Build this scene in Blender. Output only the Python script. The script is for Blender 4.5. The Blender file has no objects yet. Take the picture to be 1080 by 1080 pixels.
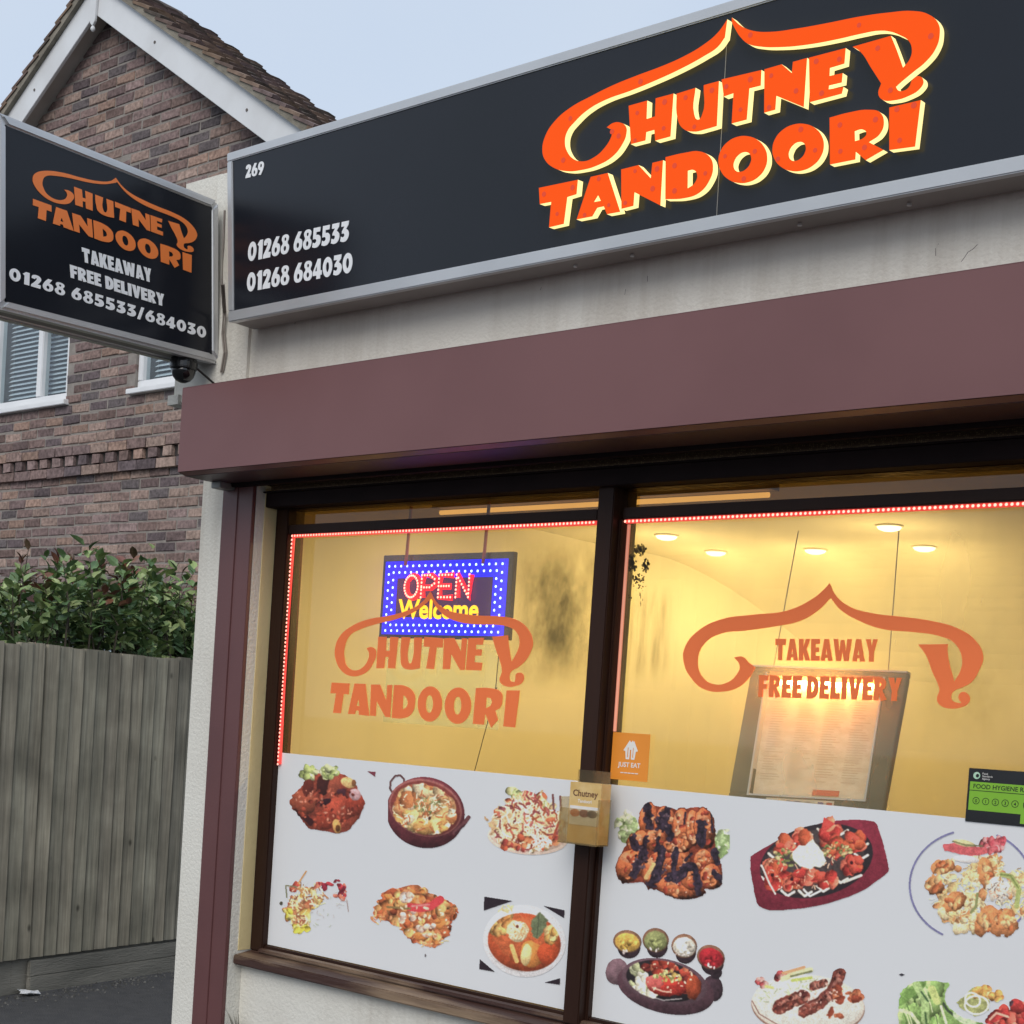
import bpy, bmesh, math, random
import numpy as np
from mathutils import Matrix, Vector
random.seed(7); RNG = np.random.RandomState(11)
S = bpy.context.scene
COL = S.collection

# ------------------------------------------------------------------ camera
CR = np.array((0.768756, 0.636054, 0.066697)); CU = np.array((-0.073599, -0.015609, 0.997166)); CF = np.array((-0.635293, 0.771486, -0.034814))
FPX, PX, PY = 1545.6, 535.72, 817.95
EYE = np.array([0, 0, 1.55])
cd = bpy.data.cameras.new('camera'); cam = bpy.data.objects.new('camera', cd); COL.objects.link(cam)
cd.sensor_width = 36; cd.lens = FPX / 1080 * 36
cd.shift_x = (540 - PX) / 1080; cd.shift_y = (PY - 540) / 1080
cd.clip_start = .05; cd.clip_end = 600
cam.matrix_world = Matrix(((CR[0], CU[0], -CF[0], 0), (CR[1], CU[1], -CF[1], 0), (CR[2], CU[2], -CF[2], 1.55), (0, 0, 0, 1)))
S.camera = cam

# ------------------------------------------------------------------ sky, sun, exposure
SUN_EL, SUN_AZ = math.radians(40), math.radians(158)
w = bpy.data.worlds.new('World'); S.world = w; w.use_nodes = True
nt = w.node_tree; nt.nodes.clear()
out = nt.nodes.new('ShaderNodeOutputWorld'); bg = nt.nodes.new('ShaderNodeBackground')
sky = nt.nodes.new('ShaderNodeTexSky'); sky.sky_type = 'NISHITA'; sky.sun_disc = False
sky.sun_elevation = SUN_EL; sky.sun_rotation = SUN_AZ; sky.air_density = 1.0; sky.dust_density = 3.0; sky.ozone_density = 1.0
mixs = nt.nodes.new('ShaderNodeMix'); mixs.data_type = 'RGBA'; mixs.inputs[0].default_value = .8
# overcast: most of the sky is even cloud; soft patches of thicker cloud
tc = nt.nodes.new('ShaderNodeTexCoord'); nz = nt.nodes.new('ShaderNodeTexNoise')
nz.inputs['Scale'].default_value = 2.2; nz.inputs['Detail'].default_value = 4
cr = nt.nodes.new('ShaderNodeValToRGB')
cr.color_ramp.elements[0].position = .3; cr.color_ramp.elements[0].color = (6.0, 7.1, 8.7, 1)
cr.color_ramp.elements[1].position = .7; cr.color_ramp.elements[1].color = (6.9, 7.7, 8.8, 1)
nt.links.new(tc.outputs['Generated'], nz.inputs['Vector']); nt.links.new(nz.outputs['Fac'], cr.inputs['Fac'])
nt.links.new(sky.outputs[0], mixs.inputs[6]); nt.links.new(cr.outputs[0], mixs.inputs[7])
nt.links.new(mixs.outputs[2], bg.inputs['Color']); bg.inputs['Strength'].default_value = .1
nt.links.new(bg.outputs[0], out.inputs[0])
sl = bpy.data.lights.new('sun', 'SUN'); sl.energy = 1.5; sl.angle = math.radians(40); sl.color = (1, .95, .88)
so = bpy.data.objects.new('sun', sl); COL.objects.link(so)
so.rotation_euler = Vector((-math.sin(SUN_AZ) * math.cos(SUN_EL), -math.cos(SUN_AZ) * math.cos(SUN_EL), -math.sin(SUN_EL))).to_track_quat('-Z', 'Y').to_euler()
S.view_settings.view_transform = 'Standard'; S.view_settings.look = 'None'
S.view_settings.exposure = 0.14; S.view_settings.gamma = 1

# ------------------------------------------------------------------ helpers: survey
def ray(px):
    return CF + CR * ((px[0] - PX) / FPX) - CU * ((px[1] - PY) / FPX)
class Plane:
    """A plane of the place; at(pixel) gives the surveyed point on it, off = distance proud of it."""
    def __init__(s, p0, n):
        s.p0 = np.array(p0, float); s.n = np.array(n, float); s.n /= np.linalg.norm(s.n)
    def at(s, px, off=0.0):
        d = ray(px); t = ((s.p0 + s.n * off - EYE) @ s.n) / (d @ s.n)
        return EYE + d * t
def front(y): return Plane((0, y, 0), (0, -1, 0))
def side(x): return Plane((x, 0, 0), (1, 0, 0))

# ------------------------------------------------------------------ helpers: materials
def lin(c): return tuple((v / 12.92 if v <= .04045 else ((v + .055) / 1.055) ** 2.4) for v in [x / 255 for x in c])
MATS = {}
def mat(name, c1, c2=None, scale=8., rough=.6, metal=0., bump=0., bscale=None, spec=.5, stretch=(1, 1, 1), detail=5, lo=.35, hi=.65, rvar=0., coat=0.):
    """Principled material whose colour wanders between c1 and c2 with object-space noise."""
    if name in MATS: return MATS[name]
    m = bpy.data.materials.new(name); m.use_nodes = True; t = m.node_tree; b = t.nodes['Principled BSDF']
    c2 = c2 or tuple(v * .85 for v in c1)
    co = t.nodes.new('ShaderNodeTexCoord'); mp = t.nodes.new('ShaderNodeMapping'); mp.inputs['Scale'].default_value = stretch
    t.links.new(co.outputs['Object'], mp.inputs[0])
    n = t.nodes.new('ShaderNodeTexNoise'); n.inputs['Scale'].default_value = scale; n.inputs['Detail'].default_value = detail
    t.links.new(mp.outputs[0], n.inputs['Vector'])
    r = t.nodes.new('ShaderNodeValToRGB'); r.color_ramp.elements[0].position = lo; r.color_ramp.elements[1].position = hi
    r.color_ramp.elements[0].color = (*c1, 1); r.color_ramp.elements[1].color = (*c2, 1)
    t.links.new(n.outputs['Fac'], r.inputs[0]); t.links.new(r.outputs[0], b.inputs['Base Color'])
    b.inputs['Roughness'].default_value = rough; b.inputs['Metallic'].default_value = metal
    b.inputs['Specular IOR Level'].default_value = spec
    if coat: b.inputs['Coat Weight'].default_value = coat
    if rvar:
        mr = t.nodes.new('ShaderNodeMapRange'); mr.inputs[3].default_value = rough - rvar; mr.inputs[4].default_value = rough + rvar
        t.links.new(n.outputs['Fac'], mr.inputs[0]); t.links.new(mr.outputs[0], b.inputs['Roughness'])
    if bump:
        n2 = t.nodes.new('ShaderNodeTexNoise'); n2.inputs['Scale'].default_value = bscale or scale * 6; n2.inputs['Detail'].default_value = 6
        t.links.new(mp.outputs[0], n2.inputs['Vector'])
        bp = t.nodes.new('ShaderNodeBump'); bp.inputs['Strength'].default_value = bump; bp.inputs['Distance'].default_value = .01
        t.links.new(n2.outputs['Fac'], bp.inputs['Height']); t.links.new(bp.outputs[0], b.inputs['Normal'])
    MATS[name] = m; return m
def emis(name, c, strength, base=(.02, .02, .02)):
    if name in MATS: return MATS[name]
    m = bpy.data.materials.new(name); m.use_nodes = True; b = m.node_tree.nodes['Principled BSDF']
    b.inputs['Base Color'].default_value = (*base, 1); b.inputs['Emission Color'].default_value = (*c, 1)
    b.inputs['Emission Strength'].default_value = strength; b.inputs['Roughness'].default_value = .4
    MATS[name] = m; return m
def vcol(name, rough=.6, spec=.4, bump=0., bscale=60., var=0., vscale=30.):
    """Material that takes the print / brick / leaf colour from the mesh's own colour attribute."""
    if name in MATS: return MATS[name]
    m = bpy.data.materials.new(name); m.use_nodes = True; t = m.node_tree; b = t.nodes['Principled BSDF']
    a = t.nodes.new('ShaderNodeVertexColor'); a.layer_name = 'col'; src = a.outputs[0]
    co = t.nodes.new('ShaderNodeTexCoord')
    if var:
        n = t.nodes.new('ShaderNodeTexNoise'); n.inputs['Scale'].default_value = vscale; n.inputs['Detail'].default_value = 6
        t.links.new(co.outputs['Object'], n.inputs['Vector'])
        mr = t.nodes.new('ShaderNodeMapRange'); mr.inputs[1].default_value = .3; mr.inputs[2].default_value = .7
        mr.inputs[3].default_value = 1 - var; mr.inputs[4].default_value = 1 + var
        t.links.new(n.outputs['Fac'], mr.inputs[0])
        mx = t.nodes.new('ShaderNodeVectorMath'); mx.operation = 'SCALE'
        t.links.new(src, mx.inputs[0]); t.links.new(mr.outputs[0], mx.inputs['Scale']); src = mx.outputs[0]
    t.links.new(src, b.inputs['Base Color'])
    if bump:
        n2 = t.nodes.new('ShaderNodeTexNoise'); n2.inputs['Scale'].default_value = bscale; n2.inputs['Detail'].default_value = 6
        t.links.new(co.outputs['Object'], n2.inputs['Vector'])
        bp = t.nodes.new('ShaderNodeBump'); bp.inputs['Strength'].default_value = bump; bp.inputs['Distance'].default_value = .006
        t.links.new(n2.outputs['Fac'], bp.inputs['Height']); t.links.new(bp.outputs[0], b.inputs['Normal'])
    b.inputs['Roughness'].default_value = rough; b.inputs['Specular IOR Level'].default_value = spec
    MATS[name] = m; return m
def glass(name, tint=(.93, .92, .86), haze=.1, hazec=(.7, .68, .6), refl=1.0):
    """Thin sheet of shop glass: clear, fresnel reflection, breath of condensation and streaks."""
    if name in MATS: return MATS[name]
    m = bpy.data.materials.new(name); m.use_nodes = True; t = m.node_tree; t.nodes.clear()
    o = t.nodes.new('ShaderNodeOutputMaterial'); tr = t.nodes.new('ShaderNodeBsdfTransparent'); tr.inputs[0].default_value = (*tint, 1)
    gl = t.nodes.new('ShaderNodeBsdfGlossy'); gl.inputs['Roughness'].default_value = .03
    df = t.nodes.new('ShaderNodeBsdfDiffuse'); df.inputs[0].default_value = (*hazec, 1)
    tl = t.nodes.new('ShaderNodeBsdfTranslucent'); tl.inputs[0].default_value = (*hazec, 1)
    hz = t.nodes.new('ShaderNodeMixShader'); hz.inputs[0].default_value = .86
    t.links.new(df.outputs[0], hz.inputs[1]); t.links.new(tl.outputs[0], hz.inputs[2])
    co = t.nodes.new('ShaderNodeTexCoord'); mp = t.nodes.new('ShaderNodeMapping'); mp.inputs['Scale'].default_value = (3.2, 1, 1.1)
    t.links.new(co.outputs['Object'], mp.inputs[0])
    n = t.nodes.new('ShaderNodeTexNoise'); n.inputs['Scale'].default_value = 1.3; n.inputs['Detail'].default_value = 4; n.inputs['Roughness'].default_value = .5
    t.links.new(mp.outputs[0], n.inputs['Vector'])
    mr = t.nodes.new('ShaderNodeMapRange'); mr.inputs[1].default_value = .25; mr.inputs[2].default_value = .75; mr.interpolation_type = 'SMOOTHSTEP'
    mr.inputs[3].default_value = haze * .6; mr.inputs[4].default_value = haze * 1.5
    t.links.new(n.outputs['Fac'], mr.inputs[0])
    m1 = t.nodes.new('ShaderNodeMixShader'); t.links.new(mr.outputs[0], m1.inputs[0]); t.links.new(tr.outputs[0], m1.inputs[1]); t.links.new(hz.outputs[0], m1.inputs[2])
    fr = t.nodes.new('ShaderNodeLayerWeight'); fr.inputs[0].default_value = .5
    pw = t.nodes.new('ShaderNodeMath'); pw.operation = 'POWER'; pw.inputs[1].default_value = 5; t.links.new(fr.outputs['Facing'], pw.inputs[0])
    mu = t.nodes.new('ShaderNodeMath'); mu.operation = 'MULTIPLY_ADD'; mu.inputs[1].default_value = .92 * refl; mu.inputs[2].default_value = .055 * refl
    t.links.new(pw.outputs[0], mu.inputs[0])
    m2 = t.nodes.new('ShaderNodeMixShader'); t.links.new(mu.outputs[0], m2.inputs[0]); t.links.new(m1.outputs[0], m2.inputs[1]); t.links.new(gl.outputs[0], m2.inputs[2])
    t.links.new(m2.outputs[0], o.inputs[0]); MATS[name] = m; return m

# ------------------------------------------------------------------ helpers: objects
def thing(name, label, cat, loc=(0, 0, 0), group=None):
    o = bpy.data.objects.new(name, None); COL.objects.link(o); o.location = loc; o.empty_display_size = .1
    return tag(o, label, cat, group)
def tag(o, label, cat, group=None):
    o['label'] = label; o['category'] = cat
    if group: o['group'] = group
    return o
def origin(o):
    v = Vector((0, 0, 0))
    while o: v += Vector(o.location); o = o.parent
    return v
def link(name, me, m, parent=None, label=None):
    o = bpy.data.objects.new(name, me); COL.objects.link(o)
    if m is not None and not me.materials:
        for q in (m if isinstance(m, (list, tuple)) else [m]): me.materials.append(q)
    if parent is not None:
        o.parent = parent
        if parent.parent is None: o.matrix_parent_inverse = Matrix.Translation(-Vector(parent.location))   # parts keep world coordinates
    if label: o['label'] = label
    return o
def from_data(name, vs, fs, m, parent=None, smooth=False, cols=None, label=None):
    me = bpy.data.meshes.new(name); me.from_pydata([tuple(v) for v in vs], [], fs)
    if cols is not None:
        a = me.color_attributes.new('col', 'FLOAT_COLOR', 'POINT')
        c = np.ones((len(vs), 4), np.float32); c[:, :3] = cols; a.data.foreach_set('color', c.ravel())
    if smooth: me.polygons.foreach_set('use_smooth', [True] * len(me.polygons))
    me.update(); return link(name, me, m, parent, label)
class MB:
    """Collects boxes, prisms, tubes and lathes; build() links them as one mesh object."""
    def __init__(s): s.v = []; s.f = []; s.bev = 0
    def add(s, vs, fs):
        k = len(s.v); s.v += [tuple(map(float, v)) for v in vs]; s.f += [tuple(i + k for i in f) for f in fs]; return s
    def box(s, x0, x1, y0, y1, z0, z1):
        return s.hexa([(x0, y0, z0), (x1, y0, z0), (x1, y1, z0), (x0, y1, z0), (x0, y0, z1), (x1, y0, z1), (x1, y1, z1), (x0, y1, z1)])
    def hexa(s, v): return s.add(v, [(0, 3, 2, 1), (4, 5, 6, 7), (0, 1, 5, 4), (1, 2, 6, 5), (2, 3, 7, 6), (3, 0, 4, 7)])
    def prism(s, poly, d):
        """polygon of 3-D points pushed along vector d"""
        n = len(poly); a = [np.array(p, float) for p in poly]; b = [p + np.array(d, float) for p in a]
        return s.add(a + b, [tuple(range(n - 1, -1, -1)), tuple(range(n, 2 * n))] + [(i, (i + 1) % n, n + (i + 1) % n, n + i) for i in range(n)])
    def tube(s, pts, r, n=8):
        pts = [np.array(p, float) for p in pts]; k = len(s.v); vs = []; fs = []
        for i, p in enumerate(pts):
            d = pts[min(i + 1, len(pts) - 1)] - pts[max(i - 1, 0)]; d = d / (np.linalg.norm(d) + 1e-9)
            a = np.cross(d, (0, 0, 1) if abs(d[2]) < .9 else (1, 0, 0)); a /= np.linalg.norm(a); b = np.cross(d, a)
            rr = r[i] if isinstance(r, (list, tuple)) else r
            vs += [p + rr * (a * math.cos(6.28318 * j / n) + b * math.sin(6.28318 * j / n)) for j in range(n)]
        for i in range(len(pts) - 1):
            for j in range(n): fs.append((i * n + j, i * n + (j + 1) % n, (i + 1) * n + (j + 1) % n, (i + 1) * n + j))
        fs += [tuple(range(n - 1, -1, -1)), tuple((len(pts) - 1) * n + j for j in range(n))]
        return s.add(vs, fs)
    def lathe(s, c, prof, n=24):
        """profile of (radius, z) turned about the vertical through c"""
        vs = []; fs = []
        for r, z in prof: vs += [(c[0] + r * math.cos(6.28318 * j / n), c[1] + r * math.sin(6.28318 * j / n), c[2] + z) for j in range(n)]
        for i in range(len(prof) - 1):
            for j in range(n): fs.append((i * n + j, i * n + (j + 1) % n, (i + 1) * n + (j + 1) % n, (i + 1) * n + j))
        fs += [tuple(range(n - 1, -1, -1)), tuple((len(prof) - 1) * n + j for j in range(n))]
        return s.add(vs, fs)
    def build(s, name, m, parent=None, bevel=0., smooth=False, label=None, seg=2):
        me = bpy.data.meshes.new(name); me.from_pydata(s.v, [], s.f)
        bm = bmesh.new(); bm.from_mesh(me)
        bmesh.ops.recalc_face_normals(bm, faces=bm.faces)
        if bevel: bmesh.ops.bevel(bm, geom=[e for e in bm.edges if len(e.link_faces) == 2 and e.calc_face_angle(0) > .5], offset=bevel, segments=seg, affect='EDGES', clamp_overlap=True)
        bm.to_mesh(me); bm.free()
        if smooth:
            me.polygons.foreach_set('use_smooth', [True] * len(me.polygons))
        return link(name, me, m, parent, label)

# ------------------------------------------------------------------ helpers: outlines and lettering
def outline_mesh(contours, extrude=0., res=5):
    """contours: list of point lists; a point (x, y) is smooth, (x, y, 1) is a corner. Returns verts (n,3), faces."""
    cu = bpy.data.curves.new('tmp', 'CURVE'); cu.dimensions = '2D'; cu.fill_mode = 'BOTH'; cu.extrude = extrude; cu.resolution_u = res
    for c in contours:
        sp = cu.splines.new('BEZIER'); sp.bezier_points.add(len(c) - 1); sp.use_cyclic_u = True
        for b, p in zip(sp.bezier_points, c):
            b.co = (p[0], p[1], 0); h = 'VECTOR' if len(p) > 2 else 'AUTO'
            b.handle_left_type = h; b.handle_right_type = h
    return curve_data(cu)
def curve_data(cu):
    o = bpy.data.objects.new('tmp', cu); COL.objects.link(o)
    dg = bpy.context.evaluated_depsgraph_get(); me = bpy.data.meshes.new_from_object(o.evaluated_get(dg))
    vs = np.array([v.co[:] for v in me.vertices]).reshape(-1, 3); fs = [tuple(p.vertices) for p in me.polygons]
    bpy.data.objects.remove(o); bpy.data.meshes.remove(me)
    try: bpy.data.curves.remove(cu)
    except Exception: pass
    return vs, fs
def ell(cx, cy, rx, ry, n=10, rot=0.):
    return [(cx + rx * math.cos(6.28318 * i / n) * math.cos(rot) - ry * math.sin(6.28318 * i / n) * math.sin(rot),
             cy + rx * math.cos(6.28318 * i / n) * math.sin(rot) + ry * math.sin(6.28318 * i / n) * math.cos(rot)) for i in range(n)]
def K(*p): return [(a, b, 1) for a, b in p]
G = {  # chunky display letters in a box of height 1
 'T': [K((0, 1), (.62, 1), (.6, .7), (.43, .72), (.42, 0), (.17, 0), (.18, .72), (.01, .7))],
 'A': [K((.2, 1), (.46, 1), (.68, 0), (.42, 0), (.4, .14), (.27, .14), (.26, 0), (0, 0)), K((.29, .3), (.38, .3), (.34, .56))],
 'K': [K((0, 1), (.26, 1), (.26, .64), (.38, 1), (.64, 1), (.45, .52), (.66, 0), (.37, 0), (.26, .36), (.25, 0), (0, 0))],
 'E': [K((0, 1), (.5, 1), (.49, .77), (.26, .77), (.26, .62), (.45, .62), (.44, .4), (.26, .4), (.26, .23), (.5, .23), (.49, 0), (0, 0))],
 'W': [K((0, 1), (.25, 1), (.32, .45), (.4, .96), (.6, .96), (.68, .45), (.75, 1), (1, 1), (.84, 0), (.58, 0), (.5, .45), (.42, 0), (.16, 0))],
 'Y': [K((0, 1), (.27, 1), (.33, .68), (.4, 1), (.64, 1), (.45, .42), (.44, 0), (.18, 0), (.19, .42))],
 'F': [K((0, 1), (.52, 1), (.5, .76), (.26, .76), (.26, .6), (.46, .6), (.45, .38), (.26, .38), (.25, 0), (.01, 0))],
 'R': [[(0, 1, 1), (.3, 1), (.52, .9), (.56, .7), (.5, .52), (.4, .45, 1), (.62, .05, 1), (.36, -.03, 1), (.25, .34, 1), (.25, 0, 1), (0, 0, 1)], [(.25, .8, 1), (.33, .76), (.34, .64), (.25, .58, 1)]],
 'D': [[(0, 1, 1), (.28, 1), (.53, .84), (.6, .5), (.53, .16), (.28, 0), (0, 0, 1)], [(.25, .75, 1), (.34, .64), (.34, .36), (.25, .25, 1)]],
 'L': [K((0, 1), (.26, 1), (.26, .26), (.5, .28), (.48, 0), (0, 0))],
 'I': [K((0, 1), (.28, 1), (.26, 0), (.01, 0))],
 'V': [K((0, 1), (.28, 1), (.34, .45), (.42, 1), (.66, 1), (.44, 0), (.2, 0))],
 '0': [ell(.31, .5, .31, .5, 12), ell(.31, .5, .1, .25, 10)],
 '1': [K((.02, .8), (.2, 1), (.4, 1), (.4, 0), (.12, 0), (.13, .68))],
 '2': [[(.03, .68, 1), (.06, .9), (.26, 1), (.48, .93), (.56, .74), (.5, .52), (.36, .28, 1), (.55, .28, 1), (.53, 0, 1), (0, 0, 1), (.02, .18, 1), (.24, .52), (.31, .7), (.27, .78), (.22, .66, 1)]],
 '3': [[(.05, 1, 1), (.53, 1, 1), (.51, .8, 1), (.37, .63, 1), (.52, .5), (.57, .3), (.47, .08), (.25, 0), (.02, .06, 1), (.05, .29, 1), (.2, .24), (.28, .33), (.22, .42), (.1, .42, 1), (.1, .55, 1), (.26, .76, 1), (.04, .77, 1)]],
 '4': [K((.3, 1), (.5, 1), (.5, .4), (.6, .4), (.59, .18), (.5, .18), (.49, 0), (.24, 0), (.25, .18), (0, .18), (0, .36)), K((.27, .4), (.27, .68), (.14, .4))],
 '5': [[(.06, 1, 1), (.53, 1, 1), (.51, .78, 1), (.26, .78, 1), (.25, .64, 1), (.46, .6), (.58, .35), (.48, .08), (.24, 0), (.02, .06, 1), (.05, .29, 1), (.2, .24), (.29, .34), (.22, .44), (.05, .44, 1)]],
 '6': [[(.3, 1, 1), (.53, .98, 1), (.37, .66, 1), (.54, .57), (.6, .32), (.5, .07), (.3, 0), (.1, .07), (.01, .32), (.08, .62)], ell(.3, .31, .09, .14, 8)],
 '8': [[(.3, 1), (.5, .93), (.55, .76), (.47, .56), (.58, .4), (.58, .2), (.47, .04), (.3, 0), (.13, .04), (.02, .2), (.02, .4), (.13, .56), (.05, .76), (.1, .93)], ell(.3, .76, .07, .09, 8), ell(.3, .29, .09, .13, 8)],
 '/': [K((.24, 1.04), (.42, 1.04), (.18, -.06), (0, -.06))],
}
G['9'] = [[(.61 - p[0], 1 - p[1], *p[2:]) for p in c] for c in G['6']]
GW = {k: max(p[0] for p in v[0]) for k, v in G.items()}
def text_mesh(s, gap=.06, space=.28, extrude=0.):
    V = np.zeros((0, 3)); F = []; x = 0
    for ch in s:
        if ch == ' ': x += space; continue
        v, f = outline_mesh([[(p[0] + x, *p[1:]) for p in c] for c in G[ch]], extrude, 4)
        F += [tuple(i + len(V) for i in q) for q in f]; V = np.vstack([V, v]); x += GW[ch] + gap
    V[:, 0] /= (x - gap); return V, F
def placed_text(name, s, bl, br, tl, plane, off, m, parent, gap=.06, space=.28, th=.0015, label=None):
    """lettering whose box has the surveyed corners bl, br, tl (pixels) on a plane"""
    a, b, c = plane.at(bl, off), plane.at(br, off), plane.at(tl, off)
    v, f = text_mesh(s, gap, space, 1.)
    P = a + v[:, :1] * (b - a) + v[:, 1:2] * (c - a) + (v[:, 2:3] - 1) * .5 * th * plane.n
    return from_data(name, P, f, m, parent, label=label)
def font_text(name, s, o, U, V, size, m, parent, bold=0.0, align='LEFT', th=0., label=None):
    cu = bpy.data.curves.new('txt', 'FONT'); cu.body = s; cu.size = 1; cu.offset = bold; cu.align_x = align; cu.resolution_u = 3
    v, f = curve_data(cu); U = np.array(U, float); V = np.array(V, float)
    P = np.array(o) + v[:, :1] * U * size + v[:, 1:2] * V * size
    return from_data(name, P, f, m, parent, label=label)
def traced(name, contours, z, plane, off, m, parent, depth=0., res=5, label=None):
    """outline traced at zoom z=(x0, y0, scale), laid on a plane, its front off proud of it, depth thick"""
    v, f = outline_mesh([[(p[0] / 100, -p[1] / 100, *p[2:]) for p in c] for c in contours], 1. if depth else 0., res)
    P = np.array([plane.at((z[0] + a * 100 / z[2], z[1] - b * 100 / z[2]), off) + plane.n * ((c - 1) * .5 * depth if depth else 0) for a, b, c in v])
    me_o = from_data(name, P, f, m, parent, label=label)
    return me_o, v, f

# ------------------------------------------------------------------ materials of the place
M_RENDER = mat('cream_render', (.69, .675, .615), (.64, .62, .56), scale=3, rough=.85, bump=.35, bscale=90, spec=.2)
t = M_RENDER.node_tree; pb = t.nodes['Principled BSDF']; src = pb.inputs['Base Color'].links[0].from_socket
co = t.nodes.new('ShaderNodeTexCoord'); mp = t.nodes.new('ShaderNodeMapping'); mp.inputs['Scale'].default_value = (9, 9, .7); t.links.new(co.outputs['Object'], mp.inputs[0])
n = t.nodes.new('ShaderNodeTexNoise'); n.inputs['Scale'].default_value = 2.2; n.inputs['Detail'].default_value = 7; n.inputs['Roughness'].default_value = .65; t.links.new(mp.outputs[0], n.inputs['Vector'])
n2 = t.nodes.new('ShaderNodeTexNoise'); n2.inputs['Scale'].default_value = 1.7; n2.inputs['Detail'].default_value = 5; t.links.new(co.outputs['Object'], n2.inputs['Vector'])
ml = t.nodes.new('ShaderNodeMath'); ml.operation = 'MULTIPLY'; t.links.new(n.outputs['Fac'], ml.inputs[0]); t.links.new(n2.outputs['Fac'], ml.inputs[1])
mr = t.nodes.new('ShaderNodeMapRange'); mr.inputs[1].default_value = .22; mr.inputs[2].default_value = .42; mr.inputs[3].default_value = 0; mr.inputs[4].default_value = .32; t.links.new(ml.outputs[0], mr.inputs[0])
mx = t.nodes.new('ShaderNodeMix'); mx.data_type = 'RGBA'; t.links.new(mr.outputs[0], mx.inputs[0]); t.links.new(src, mx.inputs[6]); mx.inputs[7].default_value = (.36, .31, .25, 1); t.links.new(mx.outputs[2], pb.inputs['Base Color'])
M_REVEAL = mat('reveal_paint', (.70, .58, .31), (.64, .52, .27), scale=6, rough=.7, bump=.15, bscale=70)
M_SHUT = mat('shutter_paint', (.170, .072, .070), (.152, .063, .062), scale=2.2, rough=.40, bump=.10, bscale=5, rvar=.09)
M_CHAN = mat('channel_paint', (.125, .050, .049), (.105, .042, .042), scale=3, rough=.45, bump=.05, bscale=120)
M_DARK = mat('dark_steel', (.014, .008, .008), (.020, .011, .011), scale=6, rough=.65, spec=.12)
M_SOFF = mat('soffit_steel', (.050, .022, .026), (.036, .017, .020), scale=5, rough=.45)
M_TIMB = mat('brown_timber', (.022, .009, .006), (.036, .016, .010), scale=5, rough=.45, spec=.18, bump=.25, bscale=30, stretch=(1, 1, .12), rvar=.1)
M_SILL = mat('sill_timber', (.050, .022, .016), (.26, .18, .115), scale=11, rough=.5, bump=.5, bscale=24, stretch=(.22, 1.6, 1.6), lo=.46, hi=.70)
M_ALU = mat('aluminium', (.60, .61, .62), (.54, .55, .56), scale=4, rough=.38, metal=.55, bump=.02, bscale=200)
M_ALUD = mat('dull_aluminium', (.30, .29, .28), (.25, .24, .225), scale=4, rough=.55, metal=.4)
M_BLACK = mat('gloss_black_panel', (.009, .011, .016), (.011, .013, .019), scale=2, rough=.2, spec=.36, rvar=.04)
M_WHITE_L = mat('white_vinyl_letter', (.86, .88, .90), (.83, .85, .87), scale=10, rough=.45)
M_ORANGE_L = mat('orange_vinyl_letter', (.88, .23, .05), (.85, .22, .047), scale=10, rough=.4)
M_BLACKP = mat('black_plastic', (.010, .010, .011), (.016, .016, .017), scale=10, rough=.22, spec=.6)
M_INWALL = mat('interior_paint', (.70, .64, .40), (.66, .60, .36), scale=2, rough=.8)
M_UPVC = mat('white_upvc', (.78, .79, .80), (.72, .73, .74), scale=5, rough=.35)

# ------------------------------------------------------------------ ground
def ground():
    m = mat('tarmac', (.052, .052, .056), (.080, .079, .080), scale=14, rough=.9, bump=.9, bscale=160, lo=.3, hi=.8)
    n = 40; vs = []; fs = []
    b = MB(); b.add([(-300, -300, 0), (300, -300, 0), (300, 300, 0), (-300, 300, 0)], [(0, 1, 2, 3)])
    o = b.build('ground', m); o['kind'] = 'structure'
ground()

# ------------------------------------------------------------------ shop building
Y0 = 3.30; YG = 3.42           # wall face, glass
XL, XR = -3.909, -.66          # sides of the window opening
shop = thing('shop_building', 'single storey cream rendered takeaway shop with lit yellow interior behind brown framed windows', 'shop', (-1.7, 3.3, 0))
b = MB()
b.box(-4.2, XL, Y0, 3.5, 0, 3.41); b.box(XR, .9, Y0, 3.5, 0, 3.41)
b.box(XL, XR, Y0 + .03, 3.5, 2.32, 3.41)
b.box(XL, XR, 3.36, 3.5, 0, .655)
b.box(-4.2, -4.06, 3.5, 6.5, 0, 3.41); b.box(.75, .9, 3.5, 6.5, 0, 3.41); b.box(-4.06, .75, 6.36, 6.5, 0, 3.41)
b.box(-4.198, .898, 3.29 + .012, Y0 - .002, 2.36, 3.405)      # upper render coat, a shade proud
b.box(-4.2, -3.985, 3.285, 3.30, 2.36, 3.4)                     # raised end strip
wall = b.build('wall', M_RENDER, shop)
for pts in ([(1031, 258), (1026, 263), (1021, 266), (1017, 272), (1014, 276)], [(990, 257), (987, 262), (987, 270)], [(683, 291), (683, 297)], [(571, 303), (570, 306)], [(660, 305), (659, 311)], [(312, 338), (311, 342)]):
    b = MB(); b.tube([front(3.2985).at(p) for p in pts], .0010, 5); b.build('crack', mat('crack_dark', (.06, .05, .045)), shop)
MB().box(-4.25, .95, 3.5, 6.55, 3.412, 3.47).build('roof', mat('roof_felt', (.09, .09, .09), (.07, .07, .07), rough=.9), shop)
b = MB()     # rendered corbel that carries the party wall out past the corner
b.prism([(-4.40, 3.302, 2.636), (-4.20, 3.302, 2.60), (-4.20, 3.302, 3.413), (-4.40, 3.302, 3.413)], (0, .45, 0))
b.prism([(-4.42, 3.29, 2.62), (-4.36, 3.29, 2.62), (-4.36, 3.29, 2.655), (-4.42, 3.29, 2.655)], (0, .46, 0))
b.build('corbel', M_RENDER, shop)
MB().box(XL, XL + .003, 3.338, 3.391, .706, 2.30).build('reveal_strip', M_REVEAL, shop)
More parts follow.
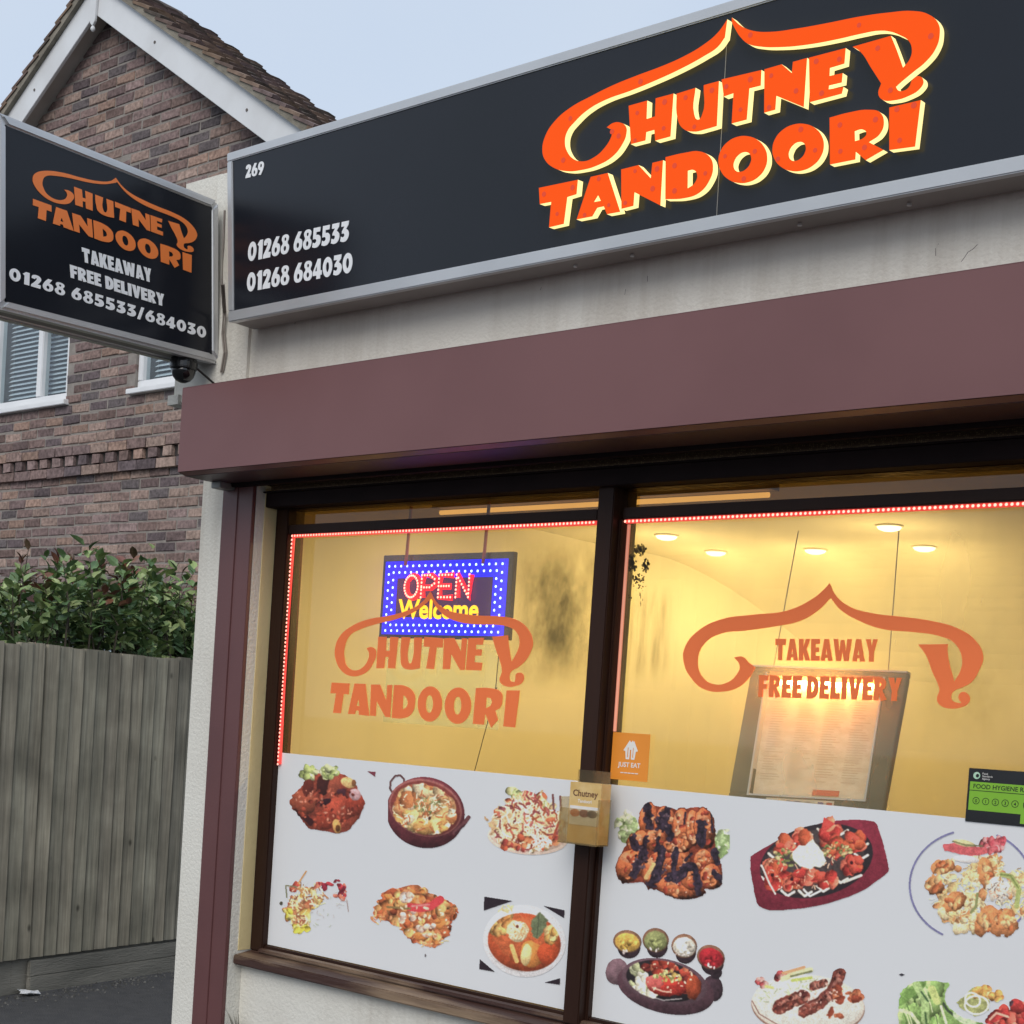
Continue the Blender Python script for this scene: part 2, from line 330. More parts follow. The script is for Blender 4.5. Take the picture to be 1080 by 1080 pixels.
# the lit room behind the glass
b = MB(); b.box(-4.06, -4.02, 3.5, 6.36, .02, 2.5); b.box(-4.02, .7, 6.32, 6.36, .02, 2.5); b.box(.7, .75, 3.5, 6.36, .02, 2.5)
b.box(-4.06, .75, 3.5, 6.36, 2.40, 2.44)
b.box(-4.02, .7, 3.5, 3.53, 2.30, 2.40)
def cove(cx, cy, r, a0, a1, n=14): return [(cx + r * math.cos(a0 + (a1 - a0) * i / n), cy + r * math.sin(a0 + (a1 - a0) * i / n)) for i in range(n + 1)]
q = [(-4.02, 6.32)] + cove(-3.12, 5.42, .9, math.pi, math.pi / 2); b.prism([(x, y, .02) for x, y in q], (0, 0, 2.40))          # back corner, rounding added so the shading runs on unbroken
q = [(6.32, 2.40)] + cove(5.72, 1.80, .6, math.pi / 2, 0); b.prism([(-4.02, y, z) for y, z in q], (4.7, 0, 0))                     # ceiling curve, likewise added to even out the shading
b.build('interior_wall', M_INWALL, shop)
MB().box(-4.05, .74, 3.5, 6.36, .005, .018).build('interior_floor', mat('floor_tile', (.25, .20, .15), (.2, .16, .12), rough=.5), shop)
b = MB(); b.box(-3.0, -1.0, 5.6, 6.0, .02, 1.05); b.box(-3.05, -.95, 5.55, 6.05, 1.05, 1.09)
b.build('counter', mat('counter_wood', (.22, .11, .05), (.16, .08, .04), rough=.4), shop)

# ------------------------------------------------------------------ shop window (frame, panes, sill)
win = thing('shop_window', 'wide brown timber shop window of two tall panes with a narrow transom strip above', 'window', (-2.3, 3.4, .66))
b = MB()
b.box(XL, -3.846, 3.392, 3.47, .705, 2.295)                       # left jamb
b.box(-2.508, -2.452, 3.365, 3.48, .705, 2.295)                   # mullion, proud
b.box(-2.53, -2.508, 3.395, 3.47, .705, 2.152); b.box(-2.452, -2.442, 3.395, 3.47, .705, 2.152)
b.box(-.72, XR, 3.392, 3.47, .705, 2.295)
for x0, x1 in ((-3.846, -2.53), (-2.442, -.72)):
    b.box(x0, x1, 3.397, 3.47, 2.152, 2.184)                       # rail under the transom
    b.box(x0, x1, 3.40, 3.47, .705, .727)
for x0, x1 in ((-3.846, -2.508), (-2.452, -.72)): b.box(x0, x1, 3.40, 3.47, 2.238, 2.295)
b.build('window_frame', M_TIMB, win, bevel=.003)
b = MB(); b.prism([(XL, 3.318, .660), (XL, 3.318, .692), (XL, 3.40, .704), (XL, 3.50, .704), (XL, 3.50, .660)], (XR - XL, 0, 0))
b.prism([(XL + .06, 3.375, .7035), (XL + .06, 3.375, .716), (XL + .06, 3.398, .72), (XL + .06, 3.398, .7035)], (XR - XL - .12, 0, 0))
b.build('sill', M_SILL, win, bevel=.004)
GLS = [glass('shop_glass', haze=.11, hazec=(.80, .72, .50)), glass('misted_shop_glass', haze=.23, hazec=(.86, .80, .58))]
for (x0, x1), GL in zip(((-3.846, -2.53), (-2.442, -.72)), GLS):
    MB().add([(x0, YG + .012, .727), (x1, YG + .012, .727), (x1, YG + .012, 2.152), (x0, YG + .012, 2.152)], [(0, 1, 2, 3)]).build('glass_pane', GL, win)
TG = glass('transom_glass', tint=(.24, .165, .075), haze=.16, hazec=(.22, .14, .06))
for x0, x1 in ((-3.846, -2.508), (-2.452, -.72)):
    MB().add([(x0, YG + .01, 2.184), (x1, YG + .01, 2.184), (x1, YG + .01, 2.238), (x0, YG + .01, 2.238)], [(0, 1, 2, 3)]).build('transom_pane', TG, win)
# grime on the glass: torn sticker backing with drips under it, smear with painted reflection by the mullion
def grime(name, spots, seed, label, cat, c):
    rs = np.random.RandomState(seed); V = []; F = []
    for (px, py, rx, ry, n, s0, s1) in spots:
        for i in range(n):
            a = rs.rand() * 6.283; q = rs.rand() ** .6
            x = px + rx * q * math.cos(a); y = py + ry * q * math.sin(a); s = s0 + (s1 - s0) * rs.rand() * (1.1 - q)
            k = rs.randint(5, 8); ph = rs.rand() * 6; el = 1 + (ry > 3 * rx) * 3 + rs.rand() * .6
            c0 = len(V)
            for j in range(k):
                r = s * (.55 + .6 * rs.rand())
                V.append(front(YG).at((x + r * math.cos(ph + 6.283 * j / k), y + el * r * math.sin(ph + 6.283 * j / k)), .0004 * (1 + c0 / 3000) - .0105 + c0 * 2e-7))
            F.append(tuple(range(c0, c0 + k)))
    from_data(name, V, F, c, win, label=label)
MG = bpy.data.materials.new('glass_grime'); MG.use_nodes = True; t = MG.node_tree; t.nodes.clear()
_o = t.nodes.new('ShaderNodeOutputMaterial'); _a = t.nodes.new('ShaderNodeBsdfTransparent'); _d = t.nodes.new('ShaderNodeBsdfDiffuse'); _m = t.nodes.new('ShaderNodeMixShader')
_d.inputs[0].default_value = (.055, .05, .035, 1); _m.inputs[0].default_value = .5
t.links.new(_a.outputs[0], _m.inputs[1]); t.links.new(_d.outputs[0], _m.inputs[2]); t.links.new(_m.outputs[0], _o.inputs[0])
grime('torn_sticker', [(675, 580, 7, 6, 34, 1.2, 3.4), (667, 594, 5, 10, 42, 1.2, 3.0), (681, 597, 4, 8, 30, 1.0, 2.6), (673, 610, 7, 5, 30, .9, 2.4), (674, 618, 9, 6, 22, .4, 1.2), (664, 630, 5, 4, 10, .4, 1.0), (676, 632, 2, 9, 8, .4, .9)],
      3, 'dark torn remains of a round sticker', 'sticker', MG)
MG.node_tree.nodes['Mix Shader'].inputs[0].default_value = .8
def smear_or_reflection(name, px0, px1, amount, scale, stretch, label, soft=.35):
    """a patch of smeared dirt and painted dull reflection on the glass, fading out towards its edges"""
    m = bpy.data.materials.new(name); m.use_nodes = True; t = m.node_tree; t.nodes.clear()
    o = t.nodes.new('ShaderNodeOutputMaterial'); tr = t.nodes.new('ShaderNodeBsdfTransparent'); df = t.nodes.new('ShaderNodeBsdfDiffuse'); mx = t.nodes.new('ShaderNodeMixShader')
    df.inputs[0].default_value = (.07, .06, .035, 1); t.links.new(tr.outputs[0], mx.inputs[1]); t.links.new(df.outputs[0], mx.inputs[2]); t.links.new(mx.outputs[0], o.inputs[0])
    co = t.nodes.new('ShaderNodeTexCoord'); sx = t.nodes.new('ShaderNodeSeparateXYZ'); t.links.new(co.outputs['Generated'], sx.inputs[0]); prev = None
    for ax in ('X', 'Z'):
        for lo_, hi_ in ((0, soft), (1, 1 - soft)):
            r = t.nodes.new('ShaderNodeMapRange'); r.interpolation_type = 'SMOOTHSTEP'; r.inputs[1].default_value = lo_; r.inputs[2].default_value = hi_; t.links.new(sx.outputs[ax], r.inputs[0])
            if lo_ > hi_: r.inputs[1].default_value = hi_; r.inputs[2].default_value = lo_; r.inputs[3].default_value = 1; r.inputs[4].default_value = 0 if not (ax == 'X' and name == 'mullion_smear_reflection') else .55
            if prev is None: prev = r.outputs[0]
            else:
                q = t.nodes.new('ShaderNodeMath'); q.operation = 'MULTIPLY'; t.links.new(prev, q.inputs[0]); t.links.new(r.outputs[0], q.inputs[1]); prev = q.outputs[0]
    mp = t.nodes.new('ShaderNodeMapping'); mp.inputs['Scale'].default_value = stretch; t.links.new(co.outputs['Object'], mp.inputs[0])
    n = t.nodes.new('ShaderNodeTexNoise'); n.inputs['Scale'].default_value = scale; n.inputs['Detail'].default_value = 6; n.inputs['Roughness'].default_value = .6; t.links.new(mp.outputs[0], n.inputs['Vector'])
    r = t.nodes.new('ShaderNodeMapRange'); r.inputs[1].default_value = .32; r.inputs[2].default_value = .68; r.inputs[3].default_value = .1 * amount; r.inputs[4].default_value = amount; t.links.new(n.outputs['Fac'], r.inputs[0])
    q = t.nodes.new('ShaderNodeMath'); q.operation = 'MULTIPLY'; t.links.new(prev, q.inputs[0]); t.links.new(r.outputs[0], q.inputs[1]); t.links.new(q.outputs[0], mx.inputs[0])
    a = W_G.at(px0, -.0105); b_ = W_G.at(px1, -.0105)
    from_data('glass_smear_reflection', [(a[0], a[1], b_[2]), (b_[0], a[1], b_[2]), (b_[0], a[1], a[2]), (a[0], a[1], a[2])], [(0, 1, 2, 3)], m, win, label=label)
W_G = front(YG)
smear_or_reflection('mullion_smear_reflection', (535, 556), (636, 740), .85, 5, (1.6, 1, .9), 'murky dark smear with a painted reflection on the left pane beside the mullion')  # smudge and the dark reflection beside it, both painted into one patch
smear_or_reflection('glass_drips', (655, 612), (712, 728), .42, 16, (2.2, 1, .22), 'faint drips below the torn sticker', .3)
smear_or_reflection('painted_reflection', (960, 640), (1076, 800), .26, 7, (1.2, 1, .8), 'dull painted reflection at the right side of the pane', .4)  # faint reflection in the pane, painted as a dull patch

# ------------------------------------------------------------------ roller shutter
sh = thing('roller_shutter', 'maroon roller shutter box rolled up above the window with its side guide channel', 'shutter', (-2.3, 3.2, 2.32))
YB = 3.08; BX0 = -4.058; BX1 = .55
b = MB(); b.box(BX0, BX1, YB, Y0 - .012, 2.600, 2.604); b.box(BX0, BX1, YB - .002, YB, 2.321, 2.602); b.box(BX0, BX0 + .003, YB, Y0 - .015, 2.325, 2.598)
b.prism([(BX0, YB, 2.325), (BX0, YB, 2.321), (BX0, YB + .03, 2.313), (BX0, YB + .03, 2.317)], (BX1 - BX0, 0, 0))
b.build('shutter_box', M_SHUT, sh, bevel=.001)
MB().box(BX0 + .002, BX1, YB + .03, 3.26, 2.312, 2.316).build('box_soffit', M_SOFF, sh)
b = MB(); b.box(BX0 + .004, BX1, 3.262, 3.29, 2.30, 2.34)
b.box(XL, XR, 3.34, 3.392, 2.238, 2.286); b.box(XL, XR, 3.33, 3.39, 2.312, 2.36); b.box(XL, XR, 3.325, 3.34, 2.285, 2.29)
b.build('bottom_rail', M_DARK, sh, bevel=.002)
# perforated lath left showing under the box, its lit gold painted into the colour
m = bpy.data.materials.new('perforated_lath'); m.use_nodes = True; t = m.node_tree; pb = t.nodes['Principled BSDF']
co = t.nodes.new('ShaderNodeTexCoord'); vo = t.nodes.new('ShaderNodeTexVoronoi'); vo.inputs['Scale'].default_value = 190; vo.inputs['Randomness'].default_value = .25
mp = t.nodes.new('ShaderNodeMapping'); mp.inputs['Scale'].default_value = (1, .1, 1.2)
t.links.new(co.outputs['Object'], mp.inputs[0]); t.links.new(mp.outputs[0], vo.inputs['Vector'])
rp = t.nodes.new('ShaderNodeValToRGB'); rp.color_ramp.elements[0].position = .30; rp.color_ramp.elements[0].color = (.62, .46, .24, 1); rp.color_ramp.elements[1].position = .48; rp.color_ramp.elements[1].color = (.16, .10, .06, 1)
t.links.new(vo.outputs['Distance'], rp.inputs[0]); t.links.new(rp.outputs[0], pb.inputs['Base Color']); pb.inputs['Metallic'].default_value = .6; pb.inputs['Roughness'].default_value = .35
MB().box(XL + .02, XR - .02, 3.345, 3.352, 2.286, 2.312).build('shutter_lath', m, sh)
b = MB()
b.box(-4.064, -3.985, 3.280, Y0 - .001, 0, 2.312); b.box(-3.9855, XL - .0, 3.2835, Y0 - .001, 0, 2.312)
b.build('guide_channel', M_CHAN, sh, bevel=.0015)
b = MB(); b.box(XR + .01, XR + .165, 3.280, Y0 - .001, 0, 2.312); b.build('guide_channel', M_CHAN, sh, bevel=.0015)
b = MB(); b.box(-4.05, -4.0, 3.215, 3.279, 2.29, 2.3115); b.build('end_bracket', M_ALUD, sh, bevel=.002)

# ------------------------------------------------------------------ fascia sign
FA = np.array((0, 3.172, 2.833)); FB = np.array((0, 3.125, 3.377))
fn = np.array((0, -(FB - FA)[2], (FB - FA)[1])); FP = Plane(FA, fn)       # leans out a little at the top
def fz(x, z, off=0.):            # point on the fascia front at height z
    t = (z - 2.833) / .544
    return FA * (1 - t) + FB * t + np.array((x, 0, 0)) + FP.n * off
fs_ = thing('fascia_sign', 'long black shop fascia with raised glowing orange lettering and silver trim', 'shop sign', (-1.7, 3.17, 2.83))
FX0, FX1 = -3.958, .75
b = MB(); b.prism([fz(FX0 + .01, 2.86, -.006), fz(FX1, 2.86, -.006), fz(FX1, 3.35, -.006), fz(FX0 + .01, 3.35, -.006)], FP.n * -.02)
panel = b.build('panel', M_BLACK, fs_)
b = MB()
def trim(x0, x1, z0, z1, d=.03): b.prism([fz(x0, z0), fz(x1, z0), fz(x1, z1), fz(x0, z1)], FP.n * -d)
trim(FX0, FX1, 2.833, 2.868); trim(FX0, FX1, 3.349, 3.377); trim(FX0, FX0 + .026, 2.868, 3.349)
b.build('trim', M_ALU, fs_, bevel=.003)
b = MB(); b.prism([(FX0 + .004, 3.196, 2.836), (FX0 + .004, 3.168, 3.36), (FX0 + .004, 3.284, 3.36), (FX0 + .004, 3.284, 2.836)], (FX1 - FX0, 0, 0))
b.build('sign_box', M_ALUD, fs_)
b = MB(); p0 = FP.at((765.5, 36)); p1 = FP.at((754, 232)); b.prism([p0 + FP.n * -.0055, p0 + (.0022, 0, 0) + FP.n * -.0055, p1 + (.0022, 0, 0) + FP.n * -.0055, p1 + FP.n * -.0055], FP.n * .0006)
b.build('panel_joint', M_ALUD, fs_)
for px in ((662, 288), (602, 301), (956, 215), (840, 240)):
    q = front(3.22).at(px); b = MB(); b.lathe((q[0], 3.235, 2.828), [(.006, 0), (.006, .004)], 8); b.build('fixing_cap', M_ALU, fs_)

E_FACE = emis('lit_orange_face', (1.0, .100, .010), .86, (.06, .006, .001))
E_FACE.node_tree.nodes['Principled BSDF'].inputs['Specular IOR Level'].default_value = .05
E_SIDE = emis('lit_acrylic_edge', (1.0, .82, .34), 1.15, (.3, .25, .12))
M_STUD = emis('dark_orange_stud', (1.0, .075, .012), .58, (.1, .01, .004))
Z4 = (560, 0, 4.32); Z5 = (780, 0, 4.32)
def z4(c): return [(p[0] - 950.4, *p[1:]) for p in c]     # zoom-4 pixels expressed in zoom-5 pixels
LET = .019
def raised(name, contours, z=Z5, label=None):
    o, v, f = traced(name, contours, z, FP, LET, None, fs_, depth=LET + .004, res=5)
    me = o.data; me.materials.append(E_FACE); me.materials.append(E_SIDE)
    idx = []
    for q in f:
        zs = [v[i][2] for i in q]; idx.append(0 if min(zs) > .5 else 1)
    me.polygons.foreach_set('material_index', idx); return o
SW = z4(K((895, 88)) + [(850, 150), (780, 208), (690, 260), (600, 300), (480, 345), (370, 390), (270, 440), (180, 490), (110, 550), (65, 620), (52, 690), (65, 730), (100, 762), (160, 780), (230, 775), (300, 755), (370, 715), (415, 660), (435, 610), (432, 575), (405, 558), (375, 560), (345, 580, 1), (372, 592, 1), (365, 625), (330, 680), (290, 715), (240, 735), (195, 725), (165, 690), (155, 650), (165, 600), (200, 555), (260, 500), (340, 455), (450, 415), (560, 370), (680, 315), (790, 255), (850, 215), (884, 170, 1)])
SY = [(-35, 80, 1), (10, 120), (60, 140), (140, 145), (260, 130), (400, 105), (550, 75), (680, 57), (790, 50), (860, 65), (905, 105), (912, 160), (895, 220), (850, 280), (790, 330), (737, 374), (713, 396, 1), (724, 412), (748, 413), (772, 396), (788, 362), (818, 347), (838, 368), (824, 402), (770, 438), (700, 458), (655, 456), (633, 432), (645, 380, 1), (600, 310), (550, 235), (515, 213, 1), (690, 163, 1), (715, 225), (745, 308, 1), (775, 270), (785, 225), (770, 185), (730, 160), (690, 145), (640, 140), (550, 155), (450, 178), (300, 205), (180, 215), (90, 212), (40, 200), (5, 170), (-22, 128), (-36, 100, 1)]
raised('logo_swoosh', [SW]); raised('logo_swoosh', [SY])
raised('letter', [z4(K((445, 482), (530, 458), (527, 542), (565, 530), (568, 448), (650, 426), (636, 622), (566, 641), (562, 592), (526, 602), (522, 640), (455, 657)))])
raised('letter', [z4([(663, 427, 1), (750, 400, 1), (744, 520), (760, 545), (779, 525), (787, 388, 1), (857, 369, 1), (847, 574, 1), (800, 588), (740, 600), (692, 585), (668, 540)])])
raised('letter', [K((-82, 362), (100, 319), (97, 390), (45, 403), (33, 545), (-36, 563), (-28, 425), (-72, 440))])
raised('letter', [K((113, 316), (192, 293), (238, 333), (243, 282), (308, 264), (293, 488), (168, 437), (163, 500), (112, 514))])
raised('letter', [K((316, 263), (484, 219), (478, 290), (412, 310), (410, 346), (470, 333), (466, 376), (408, 390), (406, 407), (474, 396), (466, 427), (320, 466))])
raised('letter', [z4(K((36, 856), (214, 819), (208, 885), (166, 898), (150, 1020), (82, 1036), (92, 920), (40, 930)))])
raised('letter', [z4(K((272, 806), (350, 788), (407, 965), (346, 976), (332, 940), (302, 947), (280, 986), (208, 1000))), z4(K((288, 920), (306, 890), (318, 915)))])
raised('letter', [z4(K((411, 772), (490, 752), (546, 812), (553, 742), (602, 730), (590, 936), (472, 876), (467, 938), (412, 952)))])
raised('letter', [z4([(613, 716, 1), (700, 696), (770, 690), (815, 715), (830, 760), (812, 825), (765, 880), (700, 903), (612, 908, 1)]), z4([(715, 778, 1), (742, 775), (757, 795), (745, 835), (714, 858, 1)])])
raised('letter', [ell(15, 727, 113, 106, 14, -.5), ell(13, 738, 50, 34, 10, -.95)])
raised('letter', [ell(267, 672, 120, 106, 14, -.45), ell(263, 690, 48, 33, 10, -.95)])
raised('letter', [[(410, 536, 1), (500, 512), (590, 500), (640, 512), (658, 555), (640, 610), (590, 648, 1), (656, 683, 1), (575, 730, 1), (530, 692, 1), (528, 727, 1), (412, 750, 1)], [(525, 598, 1), (560, 590), (578, 605), (565, 628), (526, 643, 1)]])
raised('letter', [K((682, 490), (826, 456), (800, 668), (682, 684))])
# dark fixing studs showing through the lit faces
b = MB(); rs = np.random.RandomState(4)
studs4 = [(500, 372), (180, 540), (148, 730), (400, 620), (370, 770 - 170), (485, 515), (610, 465), (475, 640), (605, 585), (705, 445), (825, 412), (745, 578), (60, 885), (190, 855), (120, 975), (310, 815), (355, 935), (245, 980), (475, 780), (575, 770), (430, 925), (555, 860), (655, 755), (655, 870), (795, 790), (885, 712)]
studs5 = [(50, 160), (545, 115), (872, 165), (630, 220), (688, 412), (50, 362), (-60, 395), (5, 500), (145, 345), (258, 415), (135, 490), (350, 280), (455, 270), (375, 425), (70, 690), (20, 815), (280, 590), (345, 685), (175, 725), (458, 570), (620, 545), (460, 690), (570, 672), (718, 498), (795, 480), (730, 640)]
for (a, c) in [(p[0] - 950.4, p[1]) for p in studs4] + studs5:
    q = FP.at((780 + a / 4.32, c / 4.32), LET + .0006)
    r = .0052 + .0022 * rs.rand(); ax = np.array((1, 0, 0)); ay = np.cross(FP.n, ax)
    b = MB(); b.prism([q + r * (ax * math.cos(6.283 * i / 10) + ay * math.sin(6.283 * i / 10)) for i in range(10)], FP.n * .0012); b.build('stud', M_STUD, fs_)
Z7 = lambda x, y: (240 + x / 6, 160 + y / 6)
placed_text('phone_number', '01268 685533', Z7(126, 697), Z7(764, 565), Z7(132, 575), FP, -.004, M_WHITE_L, fs_)
placed_text('phone_number', '01268 684030', Z7(121, 889), Z7(787, 764), Z7(124, 768), FP, -.004, M_WHITE_L, fs_)
placed_text('door_number', '269', Z7(113, 168), Z7(228, 142), Z7(115, 85), FP, -.004, M_WHITE_L, fs_)

# ------------------------------------------------------------------ logo template (window version), traced at zoom (330, 640, 4.5)
ZW = (330, 640, 4.5)
LOGO = [('logo_swoosh', [[(568, -75, 1), (600, -20), (650, 18), (720, 38), (800, 50), (900, 58), (965, 78), (1012, 122), (1032, 178), (1026, 215), (1004, 259), (975, 288), (942, 311), (936, 332), (941, 351), (958, 358, 1), (962, 341), (963, 323), (976, 314), (992, 320), (998, 338), (990, 361), (963, 375), (928, 378), (899, 362), (893, 345), (902, 312), (890, 253), (873, 207), (856, 149, 1), (924, 144, 1), (931, 198), (943, 264, 1), (965, 222), (975, 175), (960, 130), (930, 108), (870, 95), (780, 90), (700, 75), (640, 45), (600, 5), (573, -40, 1), (545, -15), (490, 22), (410, 52), (310, 72), (230, 95), (175, 125), (150, 180), (150, 240), (170, 285), (210, 300), (245, 285), (270, 250), (275, 215), (262, 190, 1), (285, 185), (305, 195), (312, 225), (300, 260), (275, 300), (230, 325), (185, 328), (140, 305), (105, 250), (98, 190), (120, 130), (180, 80), (270, 47), (360, 35), (460, 12), (530, -25)]])]
for _l in ([K((320, 135), (362, 137), (360, 205), (378, 205), (380, 137), (420, 140), (408, 292), (372, 290), (374, 235), (358, 235), (354, 290), (314, 290))],
           [[(435, 140, 1), (478, 142, 1), (470, 252), (480, 268), (490, 255), (497, 143, 1), (535, 145, 1), (528, 291, 1), (480, 298), (445, 285), (433, 230)]],
           [K((545, 142), (635, 150), (632, 195), (605, 193), (595, 296), (558, 293), (572, 190), (543, 188))],
           [K((638, 150), (685, 150), (718, 215), (720, 152), (744, 154), (737, 301), (716, 301), (673, 225), (670, 297), (636, 296))],
           [K((750, 152), (820, 153), (815, 185), (785, 184), (785, 205), (812, 207), (810, 235), (782, 235), (780, 265), (815, 268), (812, 304), (742, 301))],
           [K((85, 360), (180, 365), (176, 420), (150, 418), (138, 515), (97, 513), (110, 415), (80, 415))],
           [K((205, 365), (262, 367), (285, 525), (232, 520), (230, 500), (215, 500), (212, 518), (175, 517)), K((218, 475), (228, 440), (234, 477))],
           [K((290, 370), (335, 370), (369, 448), (371, 372), (396, 372), (390, 530), (366, 528), (320, 450), (318, 525), (288, 523))],
           [[(405, 372, 1), (455, 375), (500, 405), (510, 450), (490, 515), (450, 533), (398, 532, 1)], [(452, 420, 1), (470, 440), (470, 475), (450, 490, 1)]],
           [ell(580, 462, 57, 84, 12), ell(578, 462, 17, 42, 10)], [ell(710, 468, 60, 85, 12), ell(709, 468, 17, 42, 10)],
           [[(790, 385, 1), (850, 385), (900, 402), (908, 445), (898, 475), (878, 488, 1), (892, 530, 1), (862, 567, 1), (834, 502, 1), (830, 554, 1), (780, 551, 1)], [(838, 428, 1), (858, 435), (858, 463), (836, 478, 1)]],
           [K((925, 395), (982, 395), (966, 563), (915, 559))]):
    LOGO.append(('letter', _l))
def logo_on(plane, off, anchors, m, parent, depth=.0012):
    """the logo set out on another plane from surveyed anchor points {template point: pixel}"""
    A = []; B = []
    for t_, p_ in anchors: A.append((t_[0], t_[1], 1)); B.append(plane.at(p_, off))
    X, *_ = np.linalg.lstsq(np.array(A, float), np.array(B), rcond=None)
    for name, cs in LOGO:
        v, f = outline_mesh([[(p[0] / 100, -p[1] / 100, *p[2:]) for p in c] for c in cs], 1., 5)
        P = np.stack([v[:, 0] * 100, -v[:, 1] * 100, np.ones(len(v))], 1) @ X + ((v[:, 2:3] - 1) * .5 * depth) * plane.n
        from_data(name, P, f, m, parent)

# ------------------------------------------------------------------ projecting sign
PS = side(-4.14)
ps = thing('projecting_sign', 'double sided black projecting sign in a rounded silver frame at the corner of the shop', 'shop sign', (-4.2, 3.25, 2.74))
def pz(y, z, x=-4.14): return (x, y, z)
cor = [PS.at((-2, 117)), PS.at((232, 212)), PS.at((232, 384)), PS.at((-2, 325))]
c_tl, c_tr, c_br, c_bl = cor
TH = .15
def inset(d):
    u = (c_tr - c_tl) / np.linalg.norm(c_tr - c_tl); v = (c_tl - c_bl) / np.linalg.norm(c_tl - c_bl)
    return [c_tl + u * d - v * d, c_tr - u * d - v * d, c_br - u * d + v * d, c_bl + u * d + v * d]
for xs_ in (0., -TH):
    b = MB(); i_ = inset(.034); o_ = [np.array(c) for c in cor]; D = np.array((-.045 if xs_ == 0 else .045, 0, 0)); X_ = np.array((xs_, 0, 0))
    for k in range(4):
        a, c = o_[k] + X_, o_[(k + 1) % 4] + X_; ai, ci = i_[k] + X_, i_[(k + 1) % 4] + X_
        b.hexa([a, c, ci, ai, a + D, c + D, ci + D, ai + D])
    b.build('sign_frame', M_ALU, ps, bevel=.009, seg=3)
    MB().prism([q + X_ + np.array((-.008 if xs_ == 0 else .008, 0, 0)) for q in inset(.030)], D * .5).build('panel', M_BLACK, ps)
b = MB(); i_ = inset(.006)
b.prism([q + np.array((-.046, 0, 0)) for q in i_], (-(TH - .092), 0, 0)); b.build('sign_body', M_ALUD, ps, bevel=.004)
y1 = max(c_tr[1], c_br[1]) - .01
for z in (2.84, 3.16): MB().box(-4.235, -4.195, y1, Y0, z, z + .05).build('wall_bracket', M_ALUD, ps)
ZP = lambda x, y: (x / 4.5, 160 + y / 4.5)
logo_on(PS, -.006, [((568, -75), ZP(566, 128)), ((98, 190), ZP(182, 132)), ((97, 513), ZP(168, 318)), ((966, 563), ZP(925, 578)), ((1032, 185), ZP(893, 388)), ((85, 360), ZP(132, 215)), ((982, 395), ZP(932, 490))], M_ORANGE_L, ps)
placed_text('sign_text', 'TAKEAWAY', ZP(394, 522), ZP(722, 622), ZP(388, 453), PS, -.006, M_WHITE_L, ps, gap=.04)
placed_text('sign_text', 'FREE DELIVERY', ZP(336, 597), ZP(782, 735), ZP(332, 535), PS, -.006, M_WHITE_L, ps, gap=.04)
placed_text('phone_number', '01268 685533/684030', ZP(44, 607), ZP(977, 887), ZP(46, 547), PS, -.006, M_WHITE_L, ps, gap=.1, space=.3)

# security camera under it
cx, cy = -4.20, 3.185
cm = thing('security_camera', 'small black dome security camera under the projecting sign', 'camera', (cx, cy, 2.735))
b = MB(); b.lathe((cx, cy, 2.66), [(.030, .082), (.044, .080), (.048, .064), (.048, .046), (.044, .042), (.02, .043)], 28); b.build('housing', M_BLACKP, cm, smooth=False, bevel=.002)
b = MB(); b.lathe((cx, cy, 2.703), [(.042, .002), (.042, -.010), (.036, -.026), (.025, -.039), (.010, -.046), (.001, -.047)], 28); b.build('dome', mat('dome_tint', (.004, .004, .005), (.006, .006, .007), rough=.06, spec=.8), cm, smooth=True)
b = MB(); b.tube([(cx + .03, cy + .025, 2.715), (cx + .05, cy + .12, 2.66), (cx + .06, cy + .168, 2.60), (cx + .06, 3.282, 2.55)], .004, 6); tag(b.build('camera_cable', M_BLACKP), 'thin black cable drooping from the dome camera to the wall', 'cable')
pts = [FP.at((237, 222), -.02), FP.at((235.5, 262), -.02), FP.at((234, 300), -.02), front(3.27).at((236, 330)), front(3.275).at((234.5, 352)), front(3.275).at((236.5, 372)), front(3.278).at((233, 393))]
b = MB(); b.tube(pts, .004, 6); b.tube([p + np.array((.008, 0.002, 0)) for p in pts[2:]], .003, 6)
tag(b.build('sign_cable', mat('grey_cable', (.25, .22, .19), (.18, .15, .13), rough=.6)), 'loose grey cable hanging between the two black signs', 'cable')

